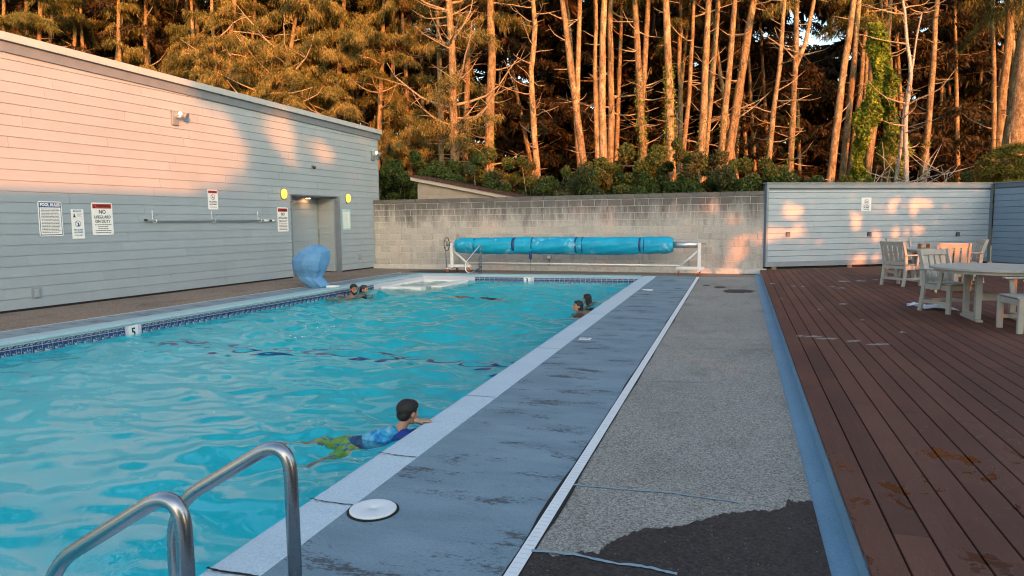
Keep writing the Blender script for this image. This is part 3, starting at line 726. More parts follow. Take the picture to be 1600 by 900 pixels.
# signs -------------------------------------------------------
def sign_base(o, w, h, m=MWHITE, r=.02):
    pts = []
    for cx_, cz_, a0 in ((w/2-r, h/2-r, 0), (-w/2+r, h/2-r, 90), (-w/2+r, -h/2+r, 180), (w/2-r, -h/2+r, 270)):
        for k in range(4): a = R_(a0 + 30*k); pts.append((cx_ + r*math.cos(a), cz_ + r*math.sin(a)))
    return MB().prism(pts, 0, .004, Matrix.Rotation(R_(90), 4, 'X')).obj('panel', m, o)
def rect(o, name, x0, x1, z0, z1, m, lay=0): return B(name, (x0, x1, -.0055-.0008*lay, -.0038, z0, z1), m, o)
def tx(o, s, size, x, z_, m, sx=1.0, bold=0, lay=1, align='CENTER'): return text('lettering', s, size, m, o, (x, -.0068-.0008*lay, z_), (R_(90), 0, 0), align, .0006, sx, bold)
def lines(o, x0, x1, z1, z0, n, m, th=.45, seed=1, center=False):
    r_ = random.Random(seed); mb = MB(); st_ = (z1-z0)/n
    for k in range(n):
        zc = z1 - st_*(k+.5); L_ = (x1-x0) * r_.choice((1, .97, .93, .9, .6, .95))
        x = x0 + ((x1-x0-L_)/2 if center else 0); end = x + L_
        while x < end - .004:
            w = min(r_.uniform(.012, .045), end-x); mb.box(x, x+w, -.0062, -.0056, zc-st_*th/2, zc+st_*th/2); x += w + .006
    tag(mb.obj('fine_print', m, o), kind='stuff')
def ring(o, r, x, z_, m, th=.008, slash=True):
    mb = MB(); n = 28; vs = []
    for k in range(n):
        a = 2*math.pi*k/n; vs += [(x+r*math.cos(a), -.0064, z_+r*math.sin(a)), (x+(r-th)*math.cos(a), -.0064, z_+(r-th)*math.sin(a))]
    mb.add(vs, [(2*k, 2*k+1, (2*k+3) % (2*n), (2*k+2) % (2*n)) for k in range(n)])
    if slash:
        c = math.cos(R_(135)) * (r-th/2); mb.add([(x+c-.003, -.0066, z_-c-.003), (x+c+.004, -.0066, z_-c+.004), (x-c+.003, -.0066, z_+c+.003), (x-c-.004, -.0066, z_+c-.004)], [(0, 1, 2, 3)])
    mb.obj('prohibition_ring', m, o)
# pool rules
o = wall_empty('pool_rules_sign', 78, 342, 'pool rules sign with blue header and lines of small print', 'sign')
w, h = .46, .66; sign_base(o, w, h, MWHITE, .03); rect(o, 'blue_border', -w/2+.018, w/2-.018, -h/2+.018, h/2-.018, MBLU)
rect(o, 'white_field', -w/2+.03, w/2-.03, -h/2+.035, h/2-.115, MWHITE, 1.5); tx(o, 'POOL RULES', .078, 0, h/2-.066, MWHITE, .86, .0035, 1)
o2 = MB(); lines(o, -w/2+.05, w/2-.05, h/2-.13, -h/2+.06, 17, MINK, .38, 4)
for c in o.children:
    if c.name.startswith('fine_print'): c.location.y = -.0022
# notice
o = wall_empty('notice_sign', 120.5, 350, 'narrow notice sign with a blue no glass symbol between the pool rules and warning signs', 'sign')
sign_base(o, .26, .58, MWHITE, .006); rect(o, 'header_bar', -.085, .085, .235, .28, MBLU); tx(o, 'NOTICE', .045, 0, .257, MWHITE, .9, .002)
rect(o, 'divider', -.125, .125, .098, .102, MTR); MB().add([(-.10,-.006,.13),(-.03,-.006,.13),(-.05,-.006,.16),(-.055,-.006,.20),(-.075,-.006,.20),(-.08,-.006,.16)], [(0,1,2,3,4,5)]).obj('figure_symbol', MINK, o)
lines(o, -.01, .11, .225, .13, 4, MTR, .3, 9); ring(o, .062, 0, .005, MBLU, .009)
MB().add([(-.012,-.006,-.04),(.03,-.006,-.035),(.018,-.006,.0),(.02,-.006,.03),(.005,-.006,.03),(.0,-.006,.0)], [(0,1,2,3,4,5)]).obj('glass_symbol', MINK, o)
tx(o, 'NO GLASS', .042, 0, -.115, MSKYI, .9, .002); tx(o, 'ALLOWED', .042, 0, -.165, MSKYI, .9, .002); tx(o, 'IN POOL AREA', .025, 0, -.22, MINK, .95, .001)
def lifeguard(o, w=.47, h=.66, red=MRED):
    sign_base(o, w, h, MWHITE, .03); rect(o, 'red_header', -w/2+.025, w/2-.025, h/2-.12, h/2-.025, red)
    tx(o, 'WARNING', .072, .03, h/2-.072, MINK, .9, .003)
    MB().add([(-.2,-.0078,h/2-.105),(-.145,-.0078,h/2-.105),(-.1725,-.0078,h/2-.05)], [(0,1,2)]).obj('warning_triangle', MINK, o)
    tx(o, 'NO', .115, 0, h/2-.19, MINK, .85, .002); tx(o, 'LIFEGUARD', .088, 0, h/2-.295, MINK, .82, .001); tx(o, 'ON DUTY', .088, 0, h/2-.385, MINK, .85, .001)
    lines(o, -w/2+.05, w/2-.04, -.10, -.30, 5, MINK, .34, 3, True)
o = wall_empty('lifeguard_warning_sign', 159, 342, 'large red headed no lifeguard on duty sign right of the notice sign', 'sign', 'no lifeguard on duty signs'); lifeguard(o)
o = wall_empty('lifeguard_warning_sign', 441, 343, 'far red headed no lifeguard on duty sign beside the door recess', 'sign', 'no lifeguard on duty signs'); lifeguard(o, .44, .67)
o = wall_empty('diving_warning_sign', 331.5, 312, 'red headed no diving allowed sign above the pole on the wall', 'sign')
sign_base(o, .32, .48, MWHITE, .02); rect(o, 'red_header', -.145, .145, .155, .22, MRED); tx(o, 'WARNING', .045, 0, .187, MINK, .95, .002); ring(o, .068, 0, .06, MRED, .011)
MB().add([(-.03,-.006,.05),(.02,-.006,.03),(.035,-.006,.045),(-.01,-.006,.075)], [(0,1,2,3)]).obj('diver_symbol', MINK, o)
tx(o, 'NO DIVING', .052, 0, -.055, MINK, .9, .001); tx(o, 'ALLOWED', .052, 0, -.115, MINK, .9, .001); lines(o, -.12, .12, -.16, -.20, 1, MINK, .35, 2, True)
o = wall_empty('pale_rules_sign', 540.5, 343, 'pale green bordered list sign right of the door recess', 'sign')
MPALE = mat('pale_green_ink', (.36, .55, .56), None, 8, .5); MPALE2 = mat('faded_paper', (.66, .74, .72), None, 8, .6)
sign_base(o, .46, .66, MPALE, .006); rect(o, 'list_field', -.17, .17, -.28, .24, MPALE2); lines(o, -.15, .12, .23, -.26, 20, MPALE, .45, 12)
tx(o, '1', .05, 0, .282, MBLU, 1, .002)
s_, z_ = onw(471, 340); p = A_ + bu*10.95 - bnrm*(ALD-.025); 
o = empty('door_notice', (p.x, p.y, 1.60), brz, 'tiny white notice on the back wall inside the door recess', 'sign')
sign_base(o, .17, .36, MWHITE, .005); ring(o, .05, 0, .08, MINK, .01); rect(o, 'symbol', -.03, .03, -.06, -.01, MINK); rect(o, 'bar', -.06, .06, -.14, -.11, MINK)
# telescopic pole on three hooks
sa, za = onw(223, 344); sb, zb = onw(424, 346)
p = A_ + bu*sa + bnrm*.10; o = empty('pool_pole', (p.x, p.y, za), brz, 'long grey telescopic pole hanging on hooks along the building wall', 'pole')
L_ = sb - sa
MB().tube([(0, 0, 0), (L_*.55, 0, -.008), (L_*.9, 0, -.02)], .022, 10).obj('outer_tube', MTR, o)
MB().tube([(-.03, 0, 0), (.02, 0, 0)], .027, 10).obj('end_cap', MBLACK, o)
MB().tube([(L_*.9, 0, -.02), (L_*.945, 0, -.021)], .032, 10).obj('white_grip', MWHITE, o)
MB().tube([(L_*.946, 0, -.021), (L_*.975, 0, -.022)], .022, 10).obj('black_collar', MBLACK, o)
MB().tube([(L_*.976, 0, -.022), (L_, 0, -.023)], .027, 10).obj('white_tip', MWHITE, o)
for i, px in enumerate((237, 330, 402)):
    s_, z_ = onw(px, 340); p = A_ + bu*s_ + bnrm*.018; hk = empty('wall_hook', (p.x, p.y, za-.02), brz, 'white wire hook holding the pole, %s on the wall' % ('the leftmost one', 'the middle one below the diving sign', 'the rightmost one')[i], 'hook', 'hooks holding the pole')
    MB().tube([(0, -.004, .24), (0, -.006, .0), (0, -.03, -.035), (0, -.09, -.04), (0, -.125, -.015), (0, -.125, .03)], .0075, 6).obj('hook_wire', MWHITE, hk)
    MB().tube([(0, -.02, .10), (.05, -.09, .12), (.09, -.11, .17)], .004, 5).obj('side_wire', MTRD, hk)

# ================================================================= BLOCK WALL
wl0 = Vector((-11.79, 20.93, 0)); wl1 = Vector((.86, 20.45, 0)); wd = (wl1-wl0).normalized(); wrz = math.atan2(wd.y, wd.x)
bw = empty('block_wall', wl0, wrz, 'weathered grey concrete block wall across the far end of the pool', 'wall')
WL = (wl1-wl0).length
B('mortar_core', (0, WL, .009, .19, .0, 2.30), MMORT, bw)
def blockm(w, h, name):
    g_ = .006
    return MB().add([(0,.012,0),(w,.012,0),(w,.012,h),(0,.012,h),(g_,0,g_),(w-g_,0,g_),(w-g_,0,h-g_),(g_,0,h-g_),(0,.19,h),(w,.19,h)],
        [(4,5,6,7),(0,1,5,4),(1,2,6,5),(2,3,7,6),(3,0,4,7)]).mesh(name, MBLK)
BW, BH = .4064, .2030; fullm = blockm(BW-.010, BH-.010, 'block'); halfm = blockm(BW/2-.010, BH-.010, 'half_block'); cnt = 0
rest = MB()
for r in range(10):
    x = 0 if r % 2 else -BW/2; z = .150 + r*BH
    while x < WL - .05:
        a = max(x, 0); b = min(x + BW, WL); w = b - a
        me = fullm if abs(w-BW) < .01 else (halfm if abs(w-BW/2) < .01 else blockm(w-.01, BH-.01, 'cut_block'))
        if w > .05:
            y = rnd.uniform(-.0035, .002)
            if r == 0 and x < 5.6: rest.add([v_.co + Vector((a, y, z)) for v_ in me.vertices], [list(p_.vertices) for p_ in me.polygons])
            else: inst('block', me, bw, (a, y, z))
        x += BW
tag(rest.obj('base_course_blocks', MBLK, bw), kind='stuff')
for k in range(31):
    a = k*BW + .003; b = min((k+1)*BW, WL) - .004
    if b > a: B('cap_block', (a, b, -.022, .215, 2.188+.001*(k % 3), 2.318+.001*(k % 3)), MBLK, bw, bev=.006)
B('footing', (0, WL, -.12, .0095, -.02, .147), MMORT, bw, bev=.01)
# outlet + downpipe on block wall
p = at_y(852, 405, 20.2); o = empty('wall_outlet', (p.x, wl0.y + (p.x-wl0.x)*wd.y/wd.x - .012, .42), 0, 'small grey outlet box on the block wall below the reel cover', 'outlet')
B('box', (-.07, .07, -.06, .008, -.06, .08), MTR, o, bev=.006); B('flap', (-.05, .05, -.075, -.061, -.04, .06), MWHITE, o, bev=.004); MB().tube([(0, -.02, -.06), (0, -.02, -.3)], .012, 6).obj('conduit', MTRD, o)

# shed roof behind the wall
sh = empty('shed', (-9.8, 22.2, .6), 0, 'low beige shed with brown shingle lean-to roof behind the block wall', 'shed')
pk = at_y(643, 273, 21.6); lo_ = at_y(805, 304, 21.6); wl_ = at_y(652, 300, 21.6).x
MSHED = mat('beige_siding', (.27, .245, .205), (.32, .29, .245), 5, .7, .2, 30, rv=.04); MSHIN = mat('brown_shingle', (.045, .026, .024), (.10, .06, .055), 14, .95, .7, 40, rv=.15, spec=.05)
L0 = Vector(sh.location)
slp = (lo_.z - pk.z) / (lo_.x - pk.x)
def shz(x): return pk.z + slp*(x - pk.x)
n = 8
for i in range(n):
    z0 = 1.35 + i*.23; z1 = z0 + .224
    x_at = pk.x + (z1 + .20 - pk.z)/slp; xa = wl_; xb = min(x_at, lo_.x - .1)
    if xb > xa + .1:
        x_b0 = min(pk.x + (z0 + .20 - pk.z)/slp, lo_.x-.1)
        MB().add([(xa-L0.x, 21.62-L0.y, z0-L0.z), (x_b0-L0.x, 21.62-L0.y, z0-L0.z), (xb-L0.x, 21.628-L0.y, z1-L0.z), (xa-L0.x, 21.628-L0.y, z1-L0.z)], [(0, 1, 2, 3)]).obj('siding_board', MSHED, sh)
MB().box(wl_-L0.x, lo_.x-.05-L0.x, 21.64-L0.y, 24-L0.y, .0, 1.5).obj('wall', MSHED, sh)
MB().add([(wl_-L0.x, 21.645-L0.y, 1.2-L0.z), (lo_.x-.05-L0.x, 21.645-L0.y, 1.2-L0.z), (lo_.x-.05-L0.x, 21.645-L0.y, shz(lo_.x)-.08-L0.z), (wl_-L0.x, 21.645-L0.y, shz(wl_)-.06-L0.z)], [(0,1,2,3)]).obj('gable', MSHED, sh)
vs = []
for x in (pk.x, lo_.x):
    for y, dz in ((21.50, -.20), (21.50, -.075), (21.54, -.075), (21.54, -.20)): vs.append((x-L0.x, y-L0.y, shz(x)+dz-L0.z))
MB().add(vs, [(0,3,2,1),(4,5,6,7),(0,1,5,4),(1,2,6,5),(2,3,7,6),(3,0,4,7)]).obj('rake_board', mat('beige_trim', (.36, .33, .28), (.42, .38, .33), 4, .6), sh)
vs = []
for x in (pk.x-.03, lo_.x+.5):
    for y, dz in ((21.455, -.075), (21.455, .008), (21.52, .008), (21.52, -.075)): vs.append((x-L0.x, y-L0.y, shz(x)+dz-L0.z))
MB().add(vs, [(0,3,2,1),(4,5,6,7),(0,1,5,4),(1,2,6,5),(2,3,7,6),(3,0,4,7)]).obj('shingle_edge', MSHIN, sh)
ln = lo_.x + .5 - pk.x; sr = math.atan(-slp)
for r in range(9):
    for c in range(6):
        a = r/9*ln; b = (r+1.12)/9*ln; y0 = 21.47 + c*.42 + (.1 if r % 2 and c else 0)
        z_off = .012
        vs = [(pk.x-.03+a-L0.x, y0-L0.y, shz(pk.x+a)+.012-L0.z), (pk.x-.03+b-L0.x, y0-L0.y, shz(pk.x+b)+.030-L0.z), (pk.x-.03+b-L0.x, y0+.41-L0.y, shz(pk.x+b)+.030-L0.z), (pk.x-.03+a-L0.x, y0+.41-L0.y, shz(pk.x+a)+.012-L0.z)]
        vs += [(x, y, z__-.03) for x, y, z__ in vs]
        MB().add(vs, [(0,1,2,3),(0,4,5,1),(1,5,6,2),(2,6,7,3),(3,7,4,0)]).obj('shingle', MSHIN, sh)

# ================================================================= WHITE AND BLUE SCREEN WALLS
q0 = Vector((.815, 20.36, 0)); q1 = Vector((7.29, 23.99, 0)); qd = (q1-q0).normalized(); qrz = math.atan2(qd.y, qd.x); QL = (q1-q0).length; qn = Vector((qd.y, -qd.x, 0))
sw = empty('screen_wall', q0, qrz, 'pale blue white boarded wall at the far end of the wooden deck with patches of sun', 'wall')
QT = 2.53
B('core', (0, QL, .026, .12, .2, QT-.02), MTRD, sw)  # core coloured dark to stand in for shade in the board gaps
RH = .1615
for i in range(12):
    z = .335 + i*RH; me = plank_mesh(QL-.16, RH-.011, 'siding_plank', MSP, .014, .010); inst('siding_plank', me, sw, (.06, 0, z))
me = plank_mesh(QL-.16, .05, 'siding_plank', MSP, .014, .006); inst('siding_plank', me, sw, (.06, 0, .335+12*RH))
B('bottom_trim', (0, QL-.1, -.022, .02, .2, .333), MTR, sw); B('top_trim', (0, QL-.1, -.022, .02, QT-.145, QT-.02), MTR, sw)
B('corner_trim', (0, .058, -.020, .02, .334, QT-.146), MTR, sw); B('corner_trim', (QL-.10, QL, -.026, .02, .18, QT-.02), MTRD, sw)
B('cap_board', (-.03, QL+.05, -.055, .15, QT-.019, QT+.012), MTR, sw)
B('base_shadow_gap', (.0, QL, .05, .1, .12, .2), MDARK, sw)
for s in (.2, 2.6, 4.9, 6.9): B('foot_block', (s, s+.14, -.02, .05, .12, .199), mat('timber_block', (.22, .13, .09), None, 9, .8), sw)
def on_q(px, py): p = at_plane(px, py, q0, qn); return (p-q0).dot(qd), p.z
for px, py, lb in ((1230.5, 366, 'small dark square vent left on the pale deck wall'), (1357.5, 366, 'small dark square vent mid way on the pale deck wall below the sign'), (1495.5, 366, 'small dark square vent above the sunlit chair on the pale deck wall')):
    s, z = on_q(px, py); p = q0 + qd*s + qn*.012; o = empty('wall_vent', (p.x, p.y, z), qrz, lb, 'vent', 'dark square vents on the pale wall')
    B('frame', (-.065, .065, -.02, .0, -.06, .06), mat('dark_bronze', (.02, .018, .016), None, 8, .4), o, bev=.004)
    B('recess', (-.045, .045, -.0225, -.0205, -.045, .03), MTRD, o); B('louvre', (-.045, .045, -.035, -.021, .0, .012), MBLACK, o)
s, z = on_q(1353, 319.5); p = q0 + qd*s + qn*.014; o = empty('food_notice_sign', (p.x, p.y, z), qrz, 'white no food or drink sign on the pale wall behind the deck', 'sign')
sign_base(o, .32, .385, MWHITE, .008); ring(o, .075, 0, .07, MINK, .006); B('cup_symbol', (.005, .035, -.0062, -.004, .06, .09), MINK, o); B('plate_symbol', (-.05, -.005, -.0062, -.004, .045, .06), MINK, o)
tx(o, 'NO FOOD', .042, 0, -.045, MINK, .9, .001); tx(o, 'OR DRINK', .042, 0, -.09, MINK, .9, .001); tx(o, 'IN POOL AREA', .028, 0, -.14, MINK, .9, .001)
# right-hand blue wall towards the camera
r1 = q1 + Vector((.015, -.02, 0)); rd = Vector((.44, -.898, 0)).normalized(); rrz = math.atan2(rd.y, rd.x)
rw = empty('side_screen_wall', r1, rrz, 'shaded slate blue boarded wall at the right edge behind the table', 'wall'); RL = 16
B('core', (0.05, RL, .026, .12, .16, QT-.02), MTRD, rw)  # dark core colour again paints the shade between the boards
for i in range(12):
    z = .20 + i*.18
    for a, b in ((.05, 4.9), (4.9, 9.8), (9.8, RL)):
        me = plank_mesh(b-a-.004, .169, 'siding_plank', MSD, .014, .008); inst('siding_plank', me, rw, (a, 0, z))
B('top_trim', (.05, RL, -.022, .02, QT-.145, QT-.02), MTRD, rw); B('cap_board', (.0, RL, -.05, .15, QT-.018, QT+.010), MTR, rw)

# ================================================================= DECK
DZ = .12
dk = empty('wooden_deck', (GR(0), 0, 0), -.0082, 'red brown grooved board deck right of the blue gutter', 'deck')
BPW = .1568
def deck_end(x):
    if x < q0.x + .02: return 20.28
    return q0.y + (x - q0.x) * qd.y/qd.x - .012
def deck_end_r(x):      # right wall line
    if x < q1.x: return deck_end(x)
    t = (x - q1.x) / rd.x; return q1.y + rd.y * t
NB = 62
for k in range(NB):
    x0 = k*BPW + .001; x1 = x0 + BPW - .0095; xc = GR(0) + (x0+x1)/2 + .0082*20
    ye = deck_end(xc) if xc < q1.x else deck_end_r(xc)
    if xc > q1.x: ye -= .05
    ys_ = Y0; j0 = 1.0 + (k*2.37) % 4.9
    cuts = [Y0] + [c_ for c_ in (j0, j0+4.9, j0+9.8, j0+14.7) if c_ < ye-.6] + [ye]
    if k < 1: cuts = [Y0, 8.2, ye]
    for a, b in zip(cuts[:-1], cuts[1:]):
        if b - a > .05: inst('deck_board', MB().box(x0, x1, a+.0015, b-.0015, -.0, .026, None, .0025).mesh('deck_board', MDECK), dk, (0, 0, DZ-.026 + rnd.uniform(-.0006, .0006)))
B('fascia_board', (-.004, .018, Y0, 20.27, -.01, DZ-.028), MGUT, dk)
sb_ = MB()
for y in np.arange(Y0+.2, 27, .4):
    xa = .03; xb = 9.8 if y < 19.8 else 9.8
    x_start = .03 if y < 20.1 else (y - q0.y) / (qd.y/qd.x) + q0.x - GR(0) + .1
    if x_start < 6.6: sb_.box(x_start, min(xb, 6.9 + (27-y)*.4), y, y+.04, -.02, DZ-.028)
sb_.obj('joists', mat('dark_joist_timber', (.03, .022, .018), None, 8, .9), dk)
B('under_deck_liner', (.02, 12, Y0, 20.2, -.055, -.045), MDARK, dk)
# scuff marks near the far end
MSCUFF = mat('pale_scuff', (.26, .21, .19), (.34, .29, .26), 30, .7)
for cx_, cy_, w, h in ((1207, 443, 5, .9), (1240, 447, 7, .9), (1255, 448, 4, .8), (1318, 439.5, 13, 1.3), (1345, 439, 10, 1.2), (1368, 437, 6, .8), (1300, 448, 6, .8), (1315, 450, 8, .9), (1279, 483.5, 4, .8), (1221, 467, 4, .6), (1318, 475, 7, 2.0), (1270, 526, 16, 1.6), (1295, 529, 20, 1.8), (1335, 533, 16, 1.6), (1375, 538, 20, 1.6), (1250, 525, 8, 1.6), (1347, 500, 5, 1), (1560, 462, 8, 1), (1505, 489, 10, 1), (1410, 519, 6, 1.5)):
    pts = []
    for k in range(22):
        a = 2*math.pi*k/22; r = rnd.uniform(.4, 1.15); q_ = at_z(cx_ + w*r*math.cos(a), cy_ + h*r*math.sin(a), DZ); pts.append((q_.x, q_.y))
    bm_ = bmesh.new(); f_ = bm_.faces.new([bm_.verts.new((x, y, DZ+.0012)) for x, y in pts])
    if f_.normal.z < 0: f_.normal_flip()
    bmesh.ops.triangulate(bm_, faces=[f_]); me = bpy.data.meshes.new('scuff_mark'); bm_.to_mesh(me); me.materials.append(MSCUFF); tag(inst('scuff_mark', me), kind='structure')

# ================================================================= CHAIRS AND TABLES
def make_chair():
    o = empty('garden_chair', (0, 0, 0))
    m = MWOODP
    sm = {}
    for s in (-1, 1):      # rear legs sweep up into the back posts; front legs stop under the seat
        y = s * .255; mb = MB(); prof = [(-.285, 0), (-.245, .22), (-.225, .42), (-.24, .62), (-.335, .93)]
        w = .032; vs = []
        for x, z in prof: vs += [(x-w, y-.018, z), (x+w, y-.018, z), (x+w, y+.018, z), (x-w, y+.018, z)]
        fs = []
        for i in range(4):
            for k in range(4): fs.append((4*i+k, 4*i+(k+1) % 4, 4*i+4+(k+1) % 4, 4*i+4+k))
        fs += [(3, 2, 1, 0), (16, 17, 18, 19)]
        mb.add(vs, fs).obj('rear_leg', m, o)
        B('front_leg', (.185, .25, y-.022, y+.022, 0, .425), m, o, bev=.004)
        B('armrest', (-.27, .20, y-.045, y+.045, .630, .655), m, o, bev=.008)
        mb = MB(); pr = [(.10, .628), (.085, .52), (.07, .42), (.055, .36)]; vs = []
        for x, z in pr: vs += [(x-.028, y+s*.023-.012, z), (x+.028, y+s*.023-.012, z), (x+.028, y+s*.023+.012, z), (x-.028, y+s*.023+.012, z)]
        fs = [(4*i+k, 4*i+(k+1) % 4, 4*i+4+(k+1) % 4, 4*i+4+k) for i in range(3) for k in range(4)] + [(3, 2, 1, 0)[::-1], (12, 13, 14, 15)]
        mb.add(vs, [f[::-1] for f in fs]).obj('arm_bracket', m, o)
        B('side_apron', (-.20, .184, y-.012, y+.012, .345, .42), m, o); B('side_stretcher', (-.225, .184, y-.012, y+.012, .13, .175), m, o)
    B('front_apron', (.205, .232, -.23, .23, .34, .415), m, o); B('rear_rail', (-.238, -.212, -.236, .236, .36, .42), m, o)
    B('rear_stretcher', (-.275, -.25, -.236, .236, .13, .175), m, o)
    for k in range(6): B('seat_slat', (-.20+k*.076, -.20+k*.076+.070, -.23, .23, .426, .446), m, o, bev=.004)
    tilt = math.atan2(.095, .31)
    for k in range(4):
        y = -.165 + k*.11; B('back_slat', (-.010, .010, y-.041, y+.041, 0, .36), m, o, (-.238, 0, .50), (0, -tilt*.85, 0), bev=.003)
    B('lower_back_rail', (-.014, .014, -.236, .236, 0, .055), m, o, (-.232, 0, .455), (0, -.1, 0), bev=.003)
    B('top_rail', (-.016, .016, -.236, .236, 0, .09), m, o, (-.312, 0, .845), (0, -tilt*.95, 0), bev=.008)
    return o
ch0 = make_chair()
chairs = [
    (3.09, 11.74, -57, 'chair half tucked at the left of the big table, nearest the crumpled towel'),
    (3.36, 16.16, 40, 'leftmost chair on the deck, seen from behind at the far small table'),
    (3.75, 17.95, -78, 'chair behind the leftmost one, only its pale top rail showing'),
    (None, None, 84, 'sunlit orange glowing chair back seen above the big table'),
    (4.80, 17.35, 184, 'farthest right chair against the corner of the pale and blue walls'),
    (3.50, 9.98, 186, 'chair at the right edge of the frame beside the big table'),
]
for i, (x, y, a, lb) in enumerate(chairs):
    if x is None:
        q_ = at_z(1491, 382, 1.03); f = Vector((math.cos(R_(a)), math.sin(R_(a)))); x = q_.x + f.x*.32; y = q_.y + f.y*.32
    c = ch0 if i == 0 else copy_tree(ch0)
    c.location = (x, y, DZ); c.rotation_euler = (0, 0, R_(a)); tag(c, lb, 'chair', 'warm grey slatted armchairs on the deck')
def make_table(loc, rz, label, r=.78):
    o = empty('garden_table', loc, R_(rz), label, 'table', 'round grey tables on the deck'); m = MWOODP
    nP = 9; wP = 2*r/nP
    for k in range(nP):
        a = -r + k*wP + .002; b = a + wP - .004; pts = []
        for t in np.linspace(0, 1, 6): x = a + (b-a)*t; pts.append((x, -math.sqrt(max(r*r-x*x, .0004))))
        for t in np.linspace(1, 0, 6): x = a + (b-a)*t; pts.append((x, math.sqrt(max(r*r-x*x, .0004))))
        MB().prism(pts, .712, .738).obj('tabletop_plank', m, o)
    MB().lathe([(r-.055, .665), (r-.03, .665), (r-.03, .709), (r-.055, .709)], 40, None, False).obj('apron_ring', m, o)
    MB().lathe([(r+.001, .706), (r+.012, .708), (r+.012, .736), (r+.001, .7395)], 48, None, False).obj('edge_band', m, o)
    for sx in (-1, 1):
        for sy in (-1, 1): B('leg', (sx*.28-.035, sx*.28+.035, sy*.25-.04, sy*.25+.04, .035, .70), m, o, bev=.004)
        B('foot_beam', (sx*.28-.04, sx*.28+.04, -.36, .36, .0, .035), m, o, bev=.006); B('foot_block', (sx*.28-.038, sx*.28+.038, -.205, .205, .036, .09), m, o)
        B('top_beam', (sx*.28-.03, sx*.28+.03, -.5, .5, .66, .7085), m, o)
    B('stretcher', (-.243, .243, -.02, .02, .27, .36), m, o)
    return o
make_table((3.44, 10.98, DZ), 0, 'large round grey table at the right with a trestle base, nearest the camera')
make_table((4.16, 17.05, DZ), 25, 'far round grey table between chairs near the pale wall', .62)
bx = at_z(1424, 398, DZ+.74); o = empty('table_caddy', (3.92, 16.95, DZ+.741), .3, 'small amber wooden caddy standing on the far table', 'caddy')
MAMB = mat('amber_wood', (.28, .13, .04), (.36, .17, .05), 9, .5)
B('tray', (-.10, .10, -.07, .07, 0, .02), MAMB, o); B('side', (-.10, -.085, -.07, .07, .021, .11), MAMB, o); B('side', (.085, .10, -.07, .07, .021, .11), MAMB, o); B('handle', (-.084, .084, -.008, .008, .09, .11), MAMB, o)
# crumpled towel
def cloth(name, loc, label, sx, sy, hgt, m, seed, cat='towel'):
    r_ = np.random.RandomState(seed); n = 44; gx, gy = np.meshgrid(np.linspace(-1, 1, n), np.linspace(-1, 1, n))
    H_ = np.zeros_like(gx)
    for k in range(14):
        a = r_.rand()*6.28; f = r_.uniform(2, 8); H_ += np.abs(np.sin(f*(gx*math.cos(a)+gy*math.sin(a))+r_.rand()*6.28))**1.5 / f
    H_ = H_ / H_.max(); R2 = np.sqrt(gx**2+gy**2); ang = np.arctan2(gy, gx); rr = .72 + .2*np.sin(3*ang+seed)+.1*np.sin(7*ang)
    k_ = np.clip(1 - R2/1.42, 0, 1)**.5; Z_ = hgt*H_*k_ + .004
    X_ = gx*sx*(rr); Y_ = gy*sy*(rr)
    mb = MB(); mb.add([(X_[i, j], Y_[i, j], Z_[i, j]) for i in range(n) for j in range(n)], [(i*n+j, i*n+j+1, (i+1)*n+j+1, (i+1)*n+j) for i in range(n-1) for j in range(n-1)], True)
    o = mb.obj(name, m, None, loc); tag(o, label, cat); return o
MTOW = mat('white_towel', (.58, .66, .74), (.68, .75, .82), 12, .9, .5, 50)
tw = at_z(1466, 484, DZ); cloth('towel', (tw.x-.02, tw.y+.05, DZ), 'crumpled pale blue white towel lying on the deck under the tucked chair', .30, .22, .10, MTOW, 5)
tw = at_z(1452, 481, DZ); cloth('towel', (2.80, 12.42, DZ), 'flatter white cloth on the deck behind the crumpled towel', .16, .12, .07, MTOW, 8)

# ================================================================= REEL WITH COVER
ry = 19.62; rz_ = .845
xL = at_y(706, 377, ry).x; xR = at_y(1093, 380, ry).x; xc0 = at_y(713, 380, ry).x; xc1 = at_y(1052, 382, ry).x
rl = empty('cover_reel', ((xL+xR)/2, ry, 0), 0, 'white framed pool cover reel on orange casters in front of the block wall', 'cover reel')
OX = (xL+xR)/2
def frame(x, s):
    B('post', (x-OX-.045, x-OX+.045, -.045, .045, .20, .90), MWPAINT, rl, bev=.006)
    B('base_beam', (min(x-OX-s*.14, x-OX+s*.62), max(x-OX-s*.14, x-OX+s*.62), -.04, .04, .155, .235), MWPAINT, rl, bev=.005)
    mb = MB(); 
    MB().tube([(x-OX+s*.05, 0, .66), (x-OX+s*.53, 0, .24)], .042, 4).obj('diagonal_brace', MWPAINT, rl)
    B('cross_foot', (x-OX-.04, x-OX+.04, -.42, .42, .120, .154), MWPAINT, rl, bev=.004)
    for cx_, cy_ in ((x-OX, -.38), (x-OX, .38), (x-OX+s*.56, 0)):
        M_ = Matrix.Translation((cx_, cy_, .052)) @ Matrix.Rotation(R_(90), 4, 'Y')
        w = MB().lathe([(.02, -.02), (.05, -.018), (.052, 0), (.05, .018), (.02, .02)], 18, M_).obj('caster_wheel', MORANGE, rl)
        MB().box(cx_-.03, cx_-.024, cy_-.012, cy_+.012, .05, .154 if cx_ != x-OX else .119).box(cx_+.024, cx_+.03, cy_-.012, cy_+.012, .05, .154 if cx_ != x-OX else .119).obj('caster_fork', MORANGE, rl)
frame(xL, 1); frame(xR, -1)
MB().tube([(xL-OX-.1, 0, rz_), (xc0-OX+.05, 0, rz_)], .045, 16).obj('axle', MALU, rl)
MB().tube([(xc1-OX-.05, 0, rz_), (xR-OX-.045, 0, rz_)], .088, 20).obj('axle_drum', MALU, rl)
